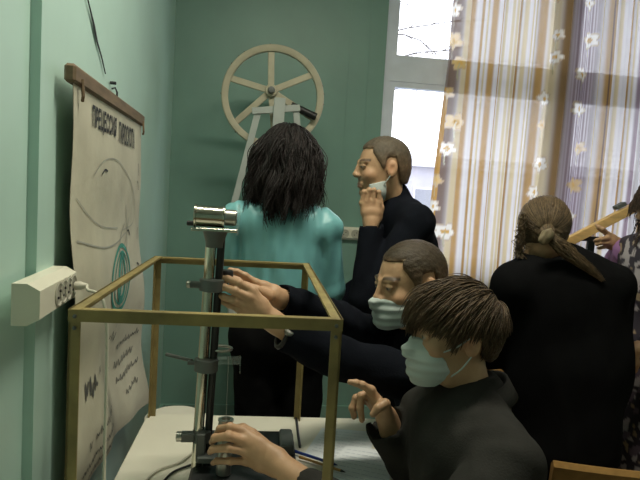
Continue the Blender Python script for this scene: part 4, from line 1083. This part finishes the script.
P = hE.c+(P*hE.k)@hE.R.T
loc = np.array([[0, 0, 0]])
nl = 90; lk = np.zeros((nl, 10, 3)); A0 = at(524, 215, 1.90); A1 = at(520, 233, 1.89); A2 = at(519, 257, 1.90)
for i, tt_ in enumerate(np.linspace(0, 1, 10)):
    lk[:, i] = (A0*(1-tt_)**2+2*A1*tt_*(1-tt_)+A2*tt_**2)+r.normal(size=(nl, 3))*np.array([.010, .010, .004])*(.5+.5*tt_)
hair_obj(pE, [(cap(hE, .012, 9, .001, line=line), 0), (strand_mesh(P, np.interp(np.linspace(0, 1, K+8), [0, .8, 1], [.0012, .0012, .0004])), 4*(K+8)), (strand_mesh(lk, np.full(10, .0012)), 40)], (.120, .082, .046), r, .38)
tp = at(546, 237, 1.815)
B = S().el(tp, (.020, .014, .030), frame((0, 1, 0), unit(np.array([.55, 0, .85]))), .01).el(tp+[.006, -.004, .008], (.012, .014, .018), None, .01)
obj('hair_clip', sdmesh(B, .003, folds(14, .003, 120, (1, 1, 1)), .004), M['scrunchie'], pE, smooth=True)

# ------------------------------------------------------------------ woman at the right edge
j = dict(pelvis=a_(1.66, 2.06, .93), neck=a_(1.60, 2.10, 1.375), sl=a_(1.62, 1.93, 1.30), sr=a_(1.60, 2.26, 1.30), el=a_(1.58, 1.90, 1.04), er=a_(1.62, 2.35, 1.26), wl=at(631, 350, 1.92), wr=at(622, 247, 2.30),
         hl=a_(1.66, 1.98, .90), hr=a_(1.66, 2.14, .90), kl=a_(1.66, 1.98, .48), kr=a_(1.66, 2.14, .48), al=a_(1.67, 1.98, .08), ar=a_(1.67, 2.14, .08))
pF = thing('person', 'woman at the right edge in patterned dress with lilac sleeves, hand on beam', 'person', (1.66, 2.06, 0))
hF = Head(at(668, 207, 2.08), (-1, .35, -.20), 1.0)
YG = 2.30
kn_ = [at(608, 234, YG-.01), at(607, 238, YG-.016), at(607, 243, YG-.012), at(609, 247, YG)]
fg_ = [[at(603, 229, YG-.02), at(599, 227, YG-.012), at(596, 225, YG)], [at(601, 239, YG-.022), at(597, 240, YG-.008), at(595, 241, YG+.01)], [at(601, 243, YG-.018), at(597, 244, YG-.004), at(596, 244, YG+.012)], [at(604, 247, YG-.008), at(600, 248, YG+.004), at(598, 248, YG+.016)]]
th_ = [at(614, 240, YG+.02), at(607, 234, YG+.03), at(602, 230, YG+.03), at(598, 228, YG+.028)]
h1 = hand(S(), at(618, 244, YG), unit(at(616, 236, YG)-at(620, 252, YG)), kn_, fg_, th_, .95, forearm=j['wr']*.5+j['er']*.5)
h2 = simple_hand(S(), j['wl'], (-.25, .1, -1), (-.2, -1, 0), .92, side=-1); h2.rc(j['el'], j['wl'], .034, .024, .01)
person_body(pF, j, hF, [h1, h2])
B = torso(S(), j, .012, 1.0, arms=False).rc(j['pelvis'], j['pelvis']-[0, 0, .5], .16, .20, .06)
B.rc(j['sl'], j['el'], .060, .052, .03).rc(j['el'], j['el']*.35+j['wl']*.65, .052, .042, .02)
B.half(j['pelvis']-[0, 0, .52], (0, 0, -1))
dv = sdmesh(B, .007, folds(15, .004, 40), .006)
nz = folds(33, 1, 60, (1, 1, 1))(dv[0]); nz2 = folds(35, 1, 45, (1, 1, 1))(dv[0])
dc = np.tile(np.array([.028, .022, .035]), (len(dv[0]), 1)); dc[nz > .35] = (.40, .36, .38); dc[(nz2 > .6)] = (.12, .09, .13); dc[(nz < -.75)] = (.30, .22, .14)
obj('dress', dv, M['dress'], pF, col=dc, smooth=True)
B = S().rc(j['sr'], j['er'], .060, .054, .03).rc(j['er'], j['er']*.12+j['wr']*.88, .054, .037, .02).rc(j['sr'], j['neck']-[0, 0, .06], .06, .05, .03)
obj('sleeve', sdmesh(B, .005, folds(16, .004, 60), .005), M['lilac'], pF, smooth=True)
B = legs(S(), j, .0).half((0, 0, .035), (0, 0, -1)); obj('stockings', sdmesh(B, .010), M['blackcloth'], pF, smooth=True); shoes(pF, j, (-1, 0, 0))
r = np.random.default_rng(51); n = 2200
ro = scalp_roots(hF, n, r, line, .004); gF = hF.R.T@np.array([0, 0, -1.0]); ph_ = r.uniform(0, 6.28, n)
def fldF(p, t):
    o = np.stack([p[:, 0]*5, p[:, 1]*4, 0*p[:, 0]+.1], 1)*(1-t)+gF*(.5+.9*t); o[:, 0] += .5*np.sin(14*t+ph_); o[:, 1] += .5*np.cos(14*t+ph_); return o/np.linalg.norm(o, axis=1)[:, None]
P = flow_strands(hF, ro, ro-np.array([0, -.012, .03]), r.uniform(.07, .13, n), 14, fldF, 0, r, (), .014)
hair_obj(pF, [(cap(hF, .018, 11, .002, line=line), 0), (strand_mesh(P, np.interp(np.linspace(0, 1, 15), [0, .7, 1], [.0013, .0012, .0004])), 60)], (.060, .038, .026), r)

# ------------------------------------------------------------------ wooden beam instrument and its table
b_t = thing('side_table', 'brown table by the window under the wooden beam instrument', 'table', (1.75, 2.75, 0))
obj('tabletop', MB().box((1.75, 2.72, .735), (1.5, .60, .03), None, .004), M['chairwood'], b_t)
for dx in (-.68, .68):
    for dy in (-.24, .24): obj('leg', MB().box((1.75+dx, 2.72+dy, .36), (.045, .045, .72)), M['chairwood'], b_t)
YE = 2.52
e0 = at(562, 245, YE-.06); e1 = at(660, 194, YE+.05); dE = unit(e1-e0); nE = unit(np.cross(dE, [0, 1, 0])); 
bi = thing('beam_instrument', 'pale wooden beam tilted on a black stand before the curtain', 'lab instrument', (at(590, 262, YE)[0], YE, .75))
RE = np.stack([dE, np.cross(nE, dE), nE], 1)
obj('beam', MB().box((e0+e1)/2, (np.linalg.norm(e1-e0), .03, .040), RE, .002), M['wood'], bi)
ps = at(592, 250, YE+.02)
obj('stand', MB().box((ps[0], YE+.035, (ps[2]+.06+.75)/2), (.034, .02, ps[2]+.06-.75), None, .003), M['black'], bi)
obj('stand_foot', MB().box((ps[0], YE+.035, .762), (.22, .16, .024), None, .004), M['black'], bi)
aa, ab = at(571, 240, YE-.03), at(600, 237, YE-.03)
obj('arm', MB().box((aa+ab)/2, (np.linalg.norm(ab-aa), .02, .022), None, .002), M['black'], bi)
sp = at(620, 207, YE+.02); obj('slider', MB().box(sp+nE*(.006 if nE[2] > 0 else -.006), (.055, .034, .018), RE, .003), M['greymetal'], bi)

# ------------------------------------------------------------------ seats
CX, CY, CA = 1.045, 1.50, -.22
RC = np.array([[cos(CA), -sin(CA), 0], [sin(CA), cos(CA), 0], [0, 0, 1.0]])
def cw_(x, y, z): return np.array([CX, CY, 0])+RC@np.array([x, y, z])
c = thing('classroom_chair', 'wooden chair with curved plywood backrest behind the boy in charcoal', 'chair', (CX, CY, 0))
obj('seat', MB().box(cw_(0, 0, .435), (.38, .36, .018), RC, .006), M['chairwood'], c)
V = []; nn = 24; R0 = .60
for i in range(nn):
    a = (i/(nn-1)-.5)*.70; xx = R0*sin(a); yy = -.20-R0*(1-cos(a))*-.5
    for (dy, z) in ((0, .64), (.010, .64), (-.018, .833), (-.030, .846), (-.033, .846), (-.040, .833)): V.append(cw_(xx, yy+dy, z))
Fc = [(i*6+k, (i+1)*6+k, (i+1)*6+(k+1) % 6, i*6+(k+1) % 6) for i in range(nn-1) for k in range(6)]+[tuple(range(5, -1, -1)), tuple((nn-1)*6+k for k in range(6))]
obj('backrest', (np.array(V), Fc), M['chairwood'], c, smooth=35)
for dx in (-.165, .165):
    obj('leg', MB().tube([cw_(dx, .16, 0), cw_(dx, .15, .425)], .011, 10), M['greymetal'], c)
    obj('leg', MB().tube([cw_(dx, -.20, 0), cw_(dx, -.165, .43), cw_(dx, -.185, .78)], .011, 10), M['greymetal'], c)
def stool(x, y, label):
    t = thing('stool', label, 'stool', (x, y, 0))
    obj('seat', MB().box((x, y, .365), (.32, .32, .03), None, .008), M['chairwood'], t)
    for dx in (-.12, .12):
        for dy in (-.12, .12): obj('leg', MB().tube([(x+dx*1.15, y+dy*1.15, 0), (x+dx, y+dy, .35)], .013, 10), M['greymetal'], t)
stool(.60, 1.225, 'wooden stool under the boy in the charcoal jacket')
stool(.75, 1.645, 'wooden stool under the masked boy in navy')
